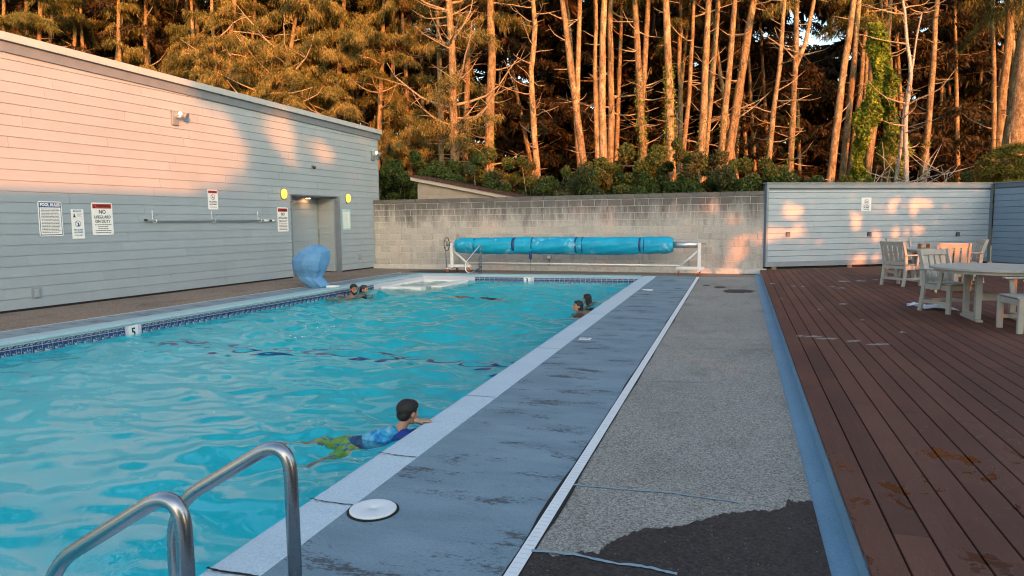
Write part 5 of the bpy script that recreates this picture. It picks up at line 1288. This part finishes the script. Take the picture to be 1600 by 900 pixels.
def tree(pxb, pyb, pxt, w, D, label, name='conifer_tree', top=15.0, branches=26, Lr=(.25, 1.4), crown=(9.5, 15, 26, 2.6), m=None, needles=None, ivy=None, extra=None, fork=None, nb=1.0, wob=.05, z_br=None, cat='tree', group=None, brup=.25, dens=230, nohigh=False):
    seed = int(pxb*7+D*13) % 9973; rs = np.random.RandomState(seed)
    p0 = at_depth(pxb, pyb, D); p1 = at_depth(pxt, 0, D); r0 = w*D/FPX/2
    pts = trunk_path(p0, p1, top, rs, wob); gz = ground_z(p0.x, p0.y); base = pts[0].copy()
    o = empty(name, base, 0, label, cat, group)
    L = lambda P: [p - base for p in P]
    rad = [r0*(1.12 if i == 0 else 1)*(1-.62*(i/(len(pts)-1))**1.3) for i in range(len(pts))]
    # gentle irregularity in the trunk
    rad = [r*(1+.05*math.sin(i*2.1+seed)) for i, r in enumerate(rad)]
    MB().tube(L(pts), rad, 12).obj('trunk', m or MBARK, o)
    if fork:
        fz, fpx, fw = fork; fi = min(range(len(pts)), key=lambda i: abs(pts[i].z-fz)); s_ = pts[fi]; t_ = at_depth(fpx, 0, D+.3)
        mid_ = s_.lerp(t_, .35) + Vector((t_.x-s_.x, 0, 0))*.18; fr = fw*D/FPX/2
        top_ = t_ + (t_-mid_).normalized()*(top-t_.z)*.8
        MB().tube(L([s_, s_.lerp(mid_, .5)+Vector((0, 0, .05)), mid_, t_, top_]), [rad[fi]*.85, fr*1.1, fr, fr*.85, fr*.4], 10).obj('forked_stem', m or MBARK, o)
    mb = MB(); zz = z_br or (2.6, 10.8); branch_tubes(mb, L(pts), r0, zz[0]-base.z, zz[1]-base.z, int(branches*nb), rs, Lr[0], Lr[1], brup, .028)
    if extra: extra(mb, L(pts), rs, base)
    if mb.v: tag(mb.obj('branches', MTWIG, o), kind='stuff')
    tris = []
    if crown:
        z0, z1, nbg, Lc = crown
        for k in range(int(nbg*.50)):
            z = z0 + (z1-z0)*rs.rand(); i = min(range(len(pts)), key=lambda i: abs(pts[i].z-z)); p = pts[i]
            a = rs.rand()*6.28; LL = Lc*(.55+.6*rs.rand())*(1-.45*max(0, (z-z0)/(z1-z0)))
            tris.append(bough(np.array(p-base), (math.cos(a), math.sin(a), rs.uniform(-.15, .25)), LL, int(1.9*dens*LL), rs, .34, .36, .20, .026, rs.uniform(.5, 1.5), .06))
    if tris: o2 = inst('crown', tri_mesh('crown', np.concatenate(tris), needles or MNEED), o)
    if ivy:
        z0, z1, n, rr = ivy; P = []
        for _ in range(n):
            z = z0 + (z1-z0)*rs.rand(); i = min(range(len(pts)), key=lambda i: abs(pts[i].z-z)); j = min(i+1, len(pts)-1); f = rs.rand(); p = pts[i].lerp(pts[j], f)
            a = rs.rand()*6.28; q = r0 + rr*(.3+.7*rs.rand())*(.6+.5*math.sin(z*4+a*2))*max(.25, 1-(z-z0)/(z1-z0)*.7); P.append(((p.x-base.x)+q*math.cos(a), (p.y-base.y)+q*math.sin(a), p.z-base.z+rs.uniform(-.1, .1)))
        inst('ivy', tri_mesh('ivy', leaves(np.array(P), 1, .075, rs), MIVY), o)
    return o, pts
GT = 'conifers standing behind the pool walls'
def arcs(mb, pts, rs, base):       # long arching bare limbs of the wide tree
    branch_tubes(mb, pts, .2, 3.6-base.z, 11.0-base.z, 34, rs, 1.6, 3.6, .55, .030)
    branch_tubes(mb, pts, .2, 3.0-base.z, 9.5-base.z, 20, rs, .8, 1.8, .0, .022)
# -- trees beyond the building roof (left)
CL = (3.6, 13.5, 62, 3.0)
tree(190, 110, 186, 8.5, 31, 'slim sunlit trunk farthest left above the building roof', crown=(4.5, 13, 40, 2.6), group=GT, dens=260)
tree(231, 108, 224, 9, 32, 'second slim sunlit trunk from the left above the roof', crown=(6, 13, 26, 2.4), group=GT)
tree(62, 70, 60, 10, 30, 'leftmost leafy conifer whose golden boughs hang over the roof edge', crown=(3.2, 13, 90, 3.2), needles=MNEEDG, group=GT, dens=300)
tree(-60, 60, -70, 12, 29, 'bushy conifer cut by the left edge of the frame', crown=(3.2, 13, 80, 3.2), group=GT, dens=300)
tree(118, 90, 122, 8, 33, 'hidden dense conifer between the leftmost tree and the slim trunks', crown=(3.5, 13, 80, 2.8), group=GT, dens=280)
tree(310, 130, 306, 9, 32, 'short trunk with a green topped crown above the wall floodlight', crown=(7.2, 13, 40, 2.6), needles=MNEEDG, group=GT)
tree(338, 132, 330, 8, 30, 'narrow lit trunk left of the twin trunks at the roof', crown=(7.5, 13, 34, 2.4), group=GT, Lr=(.3, 2.2))
tree(355, 140, 366, 11, 30, 'thick lit trunk at the middle of the roof line', crown=(7.5, 13.5, 46, 2.8), group=GT, Lr=(.3, 2.2))
tree(388, 152, 398, 7, 31, 'thin trunk just right of the thick lit trunk at the roof', crown=(6.5, 13, 40, 2.6), group=GT)
tree(432, 160, 470, 9, 29, 'leaning tree whose feathery golden boughs sweep right over the roof', crown=(5.2, 13, 74, 3.3), group=GT, Lr=(.6, 3.0), branches=34, dens=260)
tree(520, 190, 540, 10, 29.5, 'broad golden brown conifer above the far end of the roof', crown=(4.4, 13.5, 86, 3.3), group=GT, dens=270, Lr=(.6, 2.6))
tree(592, 225, 600, 9, 30, 'shadowy conifer just right of the building corner', crown=(3.8, 13, 66, 2.8), group=GT, dens=250, Lr=(.5, 2.2))
tree(640, 250, 628, 9, 31, 'conifer with low drooping boughs left of the wide armed tree', crown=(3.6, 13, 60, 2.6), group=GT, dens=240, Lr=(.5, 2.4))
# -- the wide armed tree and neighbours
tree(711, 246, 702, 15, 26.5, 'pale trunk with many long arching bare limbs', crown=(3.8, 12, 30, 2.6), group=GT, branches=20, Lr=(.4, 1.6), extra=arcs, dens=150)
tree(690, 250, 684, 10, 28.5, 'thin trunk close behind the tree with arching limbs', crown=(4.4, 12, 30, 2.4), group=GT, dens=170)
tree(727, 248, 732, 11, 28, 'trunk standing directly right of the arching limbed tree', crown=(7.0, 13, 24, 2.4), group=GT, Lr=(.4, 2.0), branches=30)
tree(765, 250, 767, 17, 27, 'thick straight trunk with yellow ivy at its foot', crown=(8.8, 13, 20, 2.4), ivy=(2.4, 5.0, 260, .05), group=GT, Lr=(.3, 1.8))
tree(838, 256, 829, 11, 26, 'slim crooked lit trunk alone in front of the dark gap', crown=(10.5, 13, 16, 2.2), group=GT, Lr=(.3, 1.5), branches=44, wob=.11)
tree(913, 264, 878, 12, 25.5, 'leaning forked trunk whose two stems part near the top', crown=(10.6, 14, 18, 2.2), fork=(5.8, 906, 8), group=GT, Lr=(.25, 1.0), branches=34, wob=.02)
tree(905, 258, 886, 7, 27.5, 'thin stem just behind the forked trunk', crown=(10.6, 14, 14, 2.0), group=GT, Lr=(.25, 1.0), branches=18)
tree(942, 276, 942, 13, 25, 'straight reddish trunk, left one of a close pair', crown=(10.6, 14, 18, 2.2), group=GT, Lr=(.2, .8), branches=18)
tree(933, 262, 929, 8, 26.5, 'slender lit stem at the left side of the close pair', crown=(10.8, 14, 12, 2.0), group=GT, Lr=(.25, 1.0), branches=18)
tree(953, 258, 956, 12, 27, 'straight trunk with a shaded grey foot, right one of a close pair', crown=(10.6, 14, 16, 2.2), group=GT, Lr=(.5, 2.4), branches=22)
tree(1005, 240, 991, 13, 26, 'pale trunk with ivy foot and a thin stem rising beside it', crown=(10.8, 14, 18, 2.2), fork=(5.4, 1013, 9), ivy=(3.0, 6.2, 420, .10), group=GT, Lr=(.3, 1.6), branches=24, wob=.02)
tree(1048, 234, 1041, 14.5, 25.5, 'brightest smooth trunk wrapped with yellow ivy to mid height', crown=(10.8, 14, 18, 2.2), ivy=(3.0, 6.8, 520, .10), group=GT, Lr=(.2, .9), branches=20, wob=.02)
tree(1068, 240, 1087, 8, 27.5, 'thin leaning trunk right of the brightest trunk', crown=(10.6, 14, 12, 2.0), group=GT, Lr=(.4, 2.0), branches=22)
tree(1062, 236, 1064, 9, 29, 'dark shaded trunk behind the brightest trunk', crown=(9.8, 14, 18, 2.4), group=GT, branches=24)
tree(1095, 248, 1108, 13, 26, 'stout lit trunk, left of a crossing pair', crown=(10.8, 14, 18, 2.2), ivy=(3.0, 4.6, 160, .06), group=GT, Lr=(.3, 1.2), branches=24, wob=.02)
tree(1101, 250, 1123, 11, 27.2, 'slanting lit trunk behind the stout one, leaning right', crown=(10.6, 14, 14, 2.0), group=GT, branches=20, wob=.02)
tree(1127, 243, 1148, 11.5, 26, 'clean pale trunk leaning right beside the shaded thick one', crown=(10.8, 14, 16, 2.2), ivy=(3.0, 5.0, 120, .04), group=GT, Lr=(.2, .9), branches=18, wob=.03)
tree(1139, 238, 1178, 16, 26.8, 'thick brown shaded trunk leaning strongly right', crown=(10.4, 14, 20, 2.4), group=GT, Lr=(.4, 1.8), branches=26, wob=.02)
tree(1201, 262, 1226, 8.5, 25.5, 'thin trunk above the left end of the pale wall', crown=(10.0, 14, 16, 2.2), ivy=(2.4, 4.2, 80, .05), group=GT, Lr=(.3, 1.8), branches=34)
tree(1235, 272, 1246, 10.5, 26, 'dark barked trunk forking high above the pale wall', crown=(9.6, 14, 20, 2.4), fork=(7.6, 1272, 7), ivy=(2.4, 4.4, 90, .05), group=GT, Lr=(.3, 1.6), branches=34, wob=.03)
tree(1297, 282, 1333, 12.5, 25.5, 'sunlit leaning trunk with a bright left face above the pale wall', crown=(10.4, 14, 14, 2.0), group=GT, Lr=(.2, .9), branches=18, wob=.03)
tree(1316, 282, 1343, 11, 26.6, 'brown trunk crossing behind the sunlit leaning one', crown=(10.4, 14, 14, 2.0), group=GT, Lr=(.2, 1.0), branches=16, wob=.02)
tree(1328, 276, 1358, 9, 28, 'dim trunk right of the crossing pair', crown=(9.6, 14, 18, 2.2), group=GT, branches=20)
tree(1366, 200, 1394, 11, 28, 'brown trunk rising out of the ivy mass', crown=(9.4, 14, 18, 2.2), group=GT, branches=20, Lr=(.3, 1.4))
tree(1352, 210, 1352, 7, 28.5, 'slim dim trunk at the left of the ivy mass', crown=(9.8, 14, 14, 2.0), group=GT, branches=14)
tree(1418, 278, 1413, 8, 24.6, 'bleached white dead trunk with crooked branches', 'dead_tree', top=10.8, crown=None, m=MBARKP, group=GT, Lr=(.4, 2.0), branches=34, wob=.16, nb=1)
tree(1400, 278, 1440, 6, 25, 'thin tilted dead stem leaning against the bleached trunk', 'dead_tree', top=9.0, crown=None, m=MBARKP, group=GT, Lr=(.3, 1.5), branches=20, wob=.08)
tree(1443, 276, 1466, 10.5, 26, 'straight orange lit trunk right of the bleached dead tree', crown=(10.4, 14, 14, 2.2), ivy=(2.2, 4.2, 120, .09), group=GT, Lr=(.2, 1.1), branches=26, wob=.04)
tree(1551, 250, 1554, 8, 26.5, 'slim trunk left of the two right edge trunks', crown=(9.6, 14, 16, 2.2), group=GT, branches=18)
tree(1560, 248, 1578, 15, 26.5, 'curved brown trunk beside the huge right edge trunk', crown=(9.2, 14, 22, 2.4), group=GT, Lr=(.3, 1.2), branches=18, wob=.05)
tree(1583, 250, 1612, 38, 25, 'huge rough pale trunk at the right edge of the frame', crown=(9.0, 14, 26, 2.8), group=GT, Lr=(.3, 1.2), branches=14, wob=.01)
# green spruce at the lower right edge
def spruce(px, py, D, label, zc, Lc, n, needles):
    rs = np.random.RandomState(int(px)); b = at_depth(px, py, D); o = empty('young_spruce', (b.x, b.y, 1.2), 0, label, 'young spruce'); tr = []
    for k in range(n):
        z = zc[0] + (zc[1]-zc[0])*rs.rand(); a = rs.rand()*6.28; LL = Lc*(1-.6*(z-zc[0])/(zc[1]-zc[0]))*(.6+.5*rs.rand())
        tr.append(bough((0, 0, z-1.2), (math.cos(a), math.sin(a), rs.uniform(-.2, .3)), LL, int(300*LL), rs, .2, .5, .13, .032, .2))
    MB().tube([(0, 0, 0), (0, 0, zc[1]-1.0)], [.09, .02], 8).obj('trunk', MBARK, o); inst('crown', tri_mesh('crown', np.concatenate(tr), needles), o)
MGOLD = leaf_mat('golden_green_needles', [(.3, (.05, .06, .01)), (.5, (.16, .15, .025)), (.72, (.30, .22, .04))], 2)
spruce(1575, 262, 23.5, 'golden green young spruce above the blue wall at the right edge', (1.8, 4.2), 1.5, 60, MGOLD)
# ivy tower
def ivy_tower(px, D, z0, z1, rad, label, n, seed):
    rs = np.random.RandomState(seed); b = at_depth(px, 200, D); o = empty('ivy_column', (b.x, b.y, 1.2), 0, label, 'ivy', 'ivy columns behind the pale wall'); P = []
    for _ in range(n):
        z = z0 + (z1-z0)*rs.rand(); a = rs.rand()*6.28; t = (z-z0)/(z1-z0); r = rad*(.55+.45*math.sin(z*2.3+seed)+.35*math.sin(z*5.1+a*2))*(1-.5*t)*(.75+.3*rs.rand()) + .08
        P.append((r*math.cos(a)+.25*math.sin(z*.8+seed), r*math.sin(a), z-1.2))
    MB().tube([(0, 0, 0), (.1, 0, 3), (0, 0, z1-1.4)], [.14, .11, .05], 8).obj('stem', MBARK, o)
    inst('foliage', tri_mesh('foliage', leaves(np.array(P), 1, .105, rs), MIVY), o)
ivy_tower(1355, 25.4, 1.4, 8.6, .42, 'tall bright green ivy column left of the bleached dead tree', 8500, 2)
ivy_tower(1388, 25.8, 1.4, 7.6, .50, 'darker ivy column just behind the bleached dead tree', 7000, 5)
# tangle of dead sticks at the foot of the dead tree
o = empty('stick_tangle', tuple(at_depth(1425, 270, 24.3)), 0, 'tangle of bleached dead sticks at the foot of the dead tree', 'dead branches'); mb = MB(); r_ = np.random.RandomState(3)
for _ in range(46):
    a = Vector((r_.uniform(-1.2, 1.2), r_.uniform(-.3, .5), r_.uniform(-.7, .1))); d = Vector((r_.normal(), r_.normal()*.4, r_.normal()*.5+.5)).normalized()*r_.uniform(.4, 1.3); mb.tube([a, a+d*.5+Vector((0, 0, r_.normal()*.06)), a+d], [.018, .014, .005], 4, cap=False)
mb.obj('sticks', MBARKP, o)

# ---------------- shrubs behind the block wall
def shrub(px, pyt, D, w, label, m, n, seed, size=.075, twigs=12, col2=None):
    rs = np.random.RandomState(seed); t = at_depth(px, pyt, D); z0 = 1.1; o = empty('shrub', (t.x, t.y, z0), 0, label, 'shrub', 'shrubs along the top of the block wall'); h = (t.z - z0) * 1.06
    nc = 26; cs = []
    for _ in range(nc):
        a = rs.rand()*6.28; r = w*.5*math.sqrt(rs.rand()); zz = h*(.30+.66*rs.rand())*(1-.30*(r/(w*.5))**2); cs.append((r*math.cos(a), r*math.sin(a)*.8, zz, rs.uniform(.16, .34)))
    cs = np.array(cs); ci = rs.randint(0, nc, n); d = rs.normal(size=(n, 3)); d /= np.linalg.norm(d, axis=1, keepdims=True)
    P = cs[ci, :3] + d*(cs[ci, 3]*(.55+.5*rs.rand(n)))[:, None]
    V_ = leaves(P, 1, size, rs)
    inst('foliage', tri_mesh('foliage', V_, m), o)
    mb = MB()
    for k in range(twigs):
        c = cs[rs.randint(nc)]; mb.tube([(c[0]*.2, c[1]*.2, 0), (c[0]*.7, c[1]*.7, c[2]*.6), (c[0]*1.1, c[1]*1.1, c[2]*1.02+.18)], [.02, .013, .004], 4, cap=False)
    mb.obj('stems', MTWIG, o)
SH = [(602, 272, 25.5, 2.4, 'dark green shrub between the building corner and the shed', MLEAF, 5200), (640, 258, 27, 2.6, 'dim shrub behind the shed peak', MLEAF, 4200),
      (690, 258, 25.5, 2.8, 'dark green shrub directly above the shed roof slope', MLEAF, 5200), (745, 252, 26, 2.8, 'leafy shrub at the foot of the thick ivy trunk', MLEAF, 5200),
      (790, 262, 24.5, 2.4, 'shrub with reddish dry stems right of the shed roof', MLEAFB, 4600), (835, 268, 24, 2.4, 'low green shrub below the slim crooked trunk', MLEAF, 5000),
      (880, 272, 23.6, 2.2, 'brown dried shrub below the forked trunk', MLEAFB, 4800), (925, 270, 23.4, 2.2, 'bright green low shrub spilling at the wall top', MLEAF, 5200),
      (965, 262, 23.8, 2.4, 'dense green shrub left of the tallest shrub', MLEAF, 5600), (1012, 238, 24.2, 2.6, 'tallest rounded shrub near the middle of the wall top', MLEAF, 6800),
      (1065, 243, 24.0, 2.6, 'broad mixed green shrub right of the tallest one', MLEAF, 6400), (1108, 256, 23.6, 2.4, 'grey stemmed shrub below the stout lit trunk', MLEAFB, 4800),
      (1150, 258, 23.6, 2.2, 'lighter green shrub near the pale wall', MLEAF, 4600), (1185, 270, 22.8, 1.6, 'small shrub touching the left end of the pale wall', MLEAF, 3200),
      (1250, 274, 25.2, 2.4, 'low dark shrub showing over the pale wall at its left', MLEAF, 3600), (1490, 276, 26, 2.8, 'low shadowed shrub over the right half of the pale wall', MLEAF, 3600)]
for i, a in enumerate(SH): shrub(a[0], a[1]-(20 if a[0] < 1200 else 4), a[2], a[3]*1.7, a[4], a[5], int(a[6]*2.6), 100+i)
# ---------------- the dark wood behind: one mass
rs = np.random.RandomState(5); tr = []; tb = MB()
gap = [(1290, 45, 60), (1330, 20, 46), (1412, 150, 12), (820, 30, 10), (1515, 110, 16), (1340, 215, 10), (1180, 30, 10), (1310, 100, 18)]
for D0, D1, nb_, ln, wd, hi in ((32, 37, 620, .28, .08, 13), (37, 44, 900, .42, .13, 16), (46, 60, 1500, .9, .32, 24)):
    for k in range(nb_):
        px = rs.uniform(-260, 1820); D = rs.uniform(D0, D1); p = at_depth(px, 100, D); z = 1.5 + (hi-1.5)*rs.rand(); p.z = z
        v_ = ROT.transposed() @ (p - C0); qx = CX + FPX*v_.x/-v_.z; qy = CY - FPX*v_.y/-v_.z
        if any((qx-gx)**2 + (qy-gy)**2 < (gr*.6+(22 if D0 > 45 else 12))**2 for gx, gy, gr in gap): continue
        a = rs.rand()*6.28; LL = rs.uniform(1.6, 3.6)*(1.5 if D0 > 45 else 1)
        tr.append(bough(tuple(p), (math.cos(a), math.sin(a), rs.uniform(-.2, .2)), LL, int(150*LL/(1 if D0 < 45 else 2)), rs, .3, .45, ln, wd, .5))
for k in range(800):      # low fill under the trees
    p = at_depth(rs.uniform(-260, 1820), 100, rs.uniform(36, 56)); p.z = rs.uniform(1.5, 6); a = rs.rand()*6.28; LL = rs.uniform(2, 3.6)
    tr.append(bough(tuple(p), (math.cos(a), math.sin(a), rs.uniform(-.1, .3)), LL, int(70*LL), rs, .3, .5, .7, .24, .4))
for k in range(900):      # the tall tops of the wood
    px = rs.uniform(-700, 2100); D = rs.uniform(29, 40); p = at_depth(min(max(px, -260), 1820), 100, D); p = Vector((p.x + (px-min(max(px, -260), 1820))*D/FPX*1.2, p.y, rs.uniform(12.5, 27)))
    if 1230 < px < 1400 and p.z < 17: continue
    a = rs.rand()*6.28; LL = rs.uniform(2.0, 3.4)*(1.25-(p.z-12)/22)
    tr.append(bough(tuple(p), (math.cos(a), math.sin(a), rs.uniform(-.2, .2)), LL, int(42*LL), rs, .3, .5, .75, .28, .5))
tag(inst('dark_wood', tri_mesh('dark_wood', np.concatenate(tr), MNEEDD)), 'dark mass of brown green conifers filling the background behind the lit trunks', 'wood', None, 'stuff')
for k in range(90):
    px = rs.uniform(-100, 1700); D = rs.uniform(30, 46); p = at_depth(px, 200, D); q_ = at_depth(px+rs.normal()*16, 0, D); d_ = (q_-p)/(q_.z-p.z)
    if 1250 < px < 1370: continue
    tb.tube([p+d_*(1.5-p.z), p+d_*(6-p.z), p+d_*(13-p.z)], [rs.uniform(.1, .2), .11, .06], 6, cap=False)
    for _ in range(10):
        z = rs.uniform(2.5, 10); s_ = p+d_*(z-p.z); e = Vector((rs.normal(), rs.normal(), rs.uniform(-.2, .5))).normalized()*rs.uniform(.4, 2.2); tb.tube([s_, s_+e*.5, s_+e+Vector((0, 0, .15))], [.03, .02, .008], 3, cap=False)
tag(tb.obj('dark_wood_trunks', MBARK), 'dim trunks and bare limbs standing inside the dark background wood', 'wood', None, 'stuff')

# ================================================================= WHAT STANDS BEHIND THE CAMERA (casts the evening shade)
dx, dy = SDIR.x/math.hypot(SDIR.x, SDIR.y), SDIR.y/math.hypot(SDIR.x, SDIR.y)
prp = Vector((-dy, dx, 0)) * -1          # unit vector across the sun direction, towards +X +Y
def cs(p, t, z=0): return Vector((prp.x*p - dx*t, prp.y*p - dy*t, z))
TAN = math.tan(R_(SUN_EL))
o = empty('lodge', (6, -6, 0), R_(-90), 'grey boarded lodge with a flat roof behind the camera', 'building')
LH = 6.72
for i in range(13): B('siding_board', (0, 26, -.12, 0, .1+i*.5, .1+i*.5+.494), MS, o)
B('roof_slab', (-.1, 26.2, -.25, 5.2, LH-.18, LH), MFAS, o); B('rear_wall', (0, 26, 4.8, 5.0, 0, LH-.19), MS, o); B('end_wall', (0, .2, .01, 4.79, 0, LH-.19), MS, o); B('end_wall', (25.8, 26, .01, 4.79, 0, LH-.19), MS, o)
MGLS = mat('dark_glass', (.02, .025, .03), None, 3, .05)
for k in range(5): w_o = B('window', (2+k*5, 4+k*5, -.16, -.121, 1.0, 2.6), MTRD, o); B('pane', (2.1+k*5, 3.9+k*5, -.17, -.161, 1.1, 2.5), MGLS, w_o)
def pe(P): P = Vector(P); return (P.x*prp.x + P.y*prp.y, P.z + (P.x*dx + P.y*dy)*TAN)
holes = []
def hole_w(px, py, rx_, ry_):       # gap that lets the sun reach the left wall
    p = at_plane(px, py, A_, bnrm); a = pe(p); b = pe(at_plane(px+rx_, py, A_, bnrm)); c = pe(at_plane(px, py-ry_, A_, bnrm)); holes.append((a[0], a[1], abs(b[0]-a[0]), abs(c[1]-a[1])))
def hole_q(px, py, rx_, ry_, P=None, n=None):
    P = P or q0; n = n or qn
    p = at_plane(px, py, P, n); a = pe(p); b = pe(at_plane(px+rx_, py, P, n)); c = pe(at_plane(px, py-ry_, P, n)); holes.append((a[0], a[1], abs(b[0]-a[0]), abs(c[1]-a[1])))
hole_w(438, 205, 24, 30); hole_w(452, 238, 11, 22); hole_w(501, 237, 22, 17); hole_w(318, 226, 66, 66)
for a in ((1237, 330, 20, 12), (1238, 365, 20, 9), (1207, 364, 13, 14), (1395, 323, 9, 14), (1436, 318, 22, 10), (1425, 330, 9, 9), (1432, 360, 19, 8), (1396, 366, 8, 9), (1370, 368, 9, 8), (1340, 408, 12, 9), (1338, 345, 9, 16), (1440, 283, 60, 3), (1500, 281, 40, 4), (1372, 402, 7, 6)): hole_q(a[0], a[1], a[2]*.85, a[3]*.85)
BP, BN = Vector((0, 20.38, 0)), Vector((0, -1, 0))
for a in ((1151, 392, 9, 22), (1160, 373, 16, 5), (1166, 388, 5, 16), (1188, 372, 7, 12), (1150, 340, 12, 7), (1120, 325, 8, 6)): hole_q(*a, BP, BN)
for q_ in ((Vector((3.88, 14.7, .93)), .34, .22), (Vector((3.3, 11.8, .57)), .20, .06), (Vector((3.5, 16.1, .85)), .16, .30), (Vector((4.16, 17.0, .86)), .3, .06)):
    a = pe(q_[0]); holes.append((a[0], a[1], q_[1], q_[2]))
def screen_tree(p0, p1, t0, t1, etop, size, lai, label, seed, ebot=None):
    rs = np.random.RandomState(seed); pc = (p0+p1)/2; base = cs(pc, (t0+t1)/2); o = empty('shade_tree', base, 0, label, 'tree', 'trees to the right of the camera that shade the court')
    ebot = -t0*TAN if ebot is None else ebot; n = int((p1-p0)*(etop-ebot)*lai/(.24*size*size)); P = np.empty((n, 3)); k = 0
    pp = rs.uniform(p0-.15, p1+.15, n); ee = rs.uniform(ebot, etop+.6, n); tt = rs.uniform(t0, t1, n)
    top = etop + .25*np.sin(pp*2.1+seed) + .18*np.sin(pp*5.3+seed*2); keep = ee < top
    for hp, he, ra, rb in holes:
        keep &= ~((((pp-hp)/(ra+size*.22))**2 + ((ee-he)/(rb+size*.22))**2) < 1)
    pp, ee, tt = pp[keep], ee[keep], tt[keep]; z = ee + tt*TAN
    P = np.stack([prp.x*pp - dx*tt - base.x, prp.y*pp - dy*tt - base.y, z], 1); P = P[z > .1]
    inst('crown', tri_mesh('crown', leaves(P, 1, size, rs), MNEEDG), o)
    tp = cs(p1, (t0+t1)/2) - base; MB().tube([tp + Vector((0, 0, -.1)), tp + Vector((.1, .1, 3)), tp*.5 + Vector((0, 0, etop + t0*TAN - .6))], [.22, .16, .05], 10).obj('trunk', MBARK, o)
for k, (a, b, e) in enumerate(((-.6, 3.0, 9.3), (3.0, 5.6, 9.3), (5.6, 8.4, 8.2), (8.4, 11.2, 6.5), (11.2, 14.0, 6.0))):
    screen_tree(a, b, 20.5, 23, e, .34, 5, 'dense tall tree far right of the camera, number %s from the lodge' % ('one', 'two', 'three', 'four', 'five')[k], 20+k)
for k, (a, b, e) in enumerate(((13.2, 16, 5.9), (16, 18.6, 5.8), (18.6, 21.2, 5.9), (21.2, 24, 6.0), (24, 28, 6.2))):
    screen_tree(a, b, 10, 12, e, .22, 4.2, 'leafy tree beside the deck right of the frame, %s along the deck' % ('first', 'second', 'third', 'fourth', 'fifth')[k], 40+k)
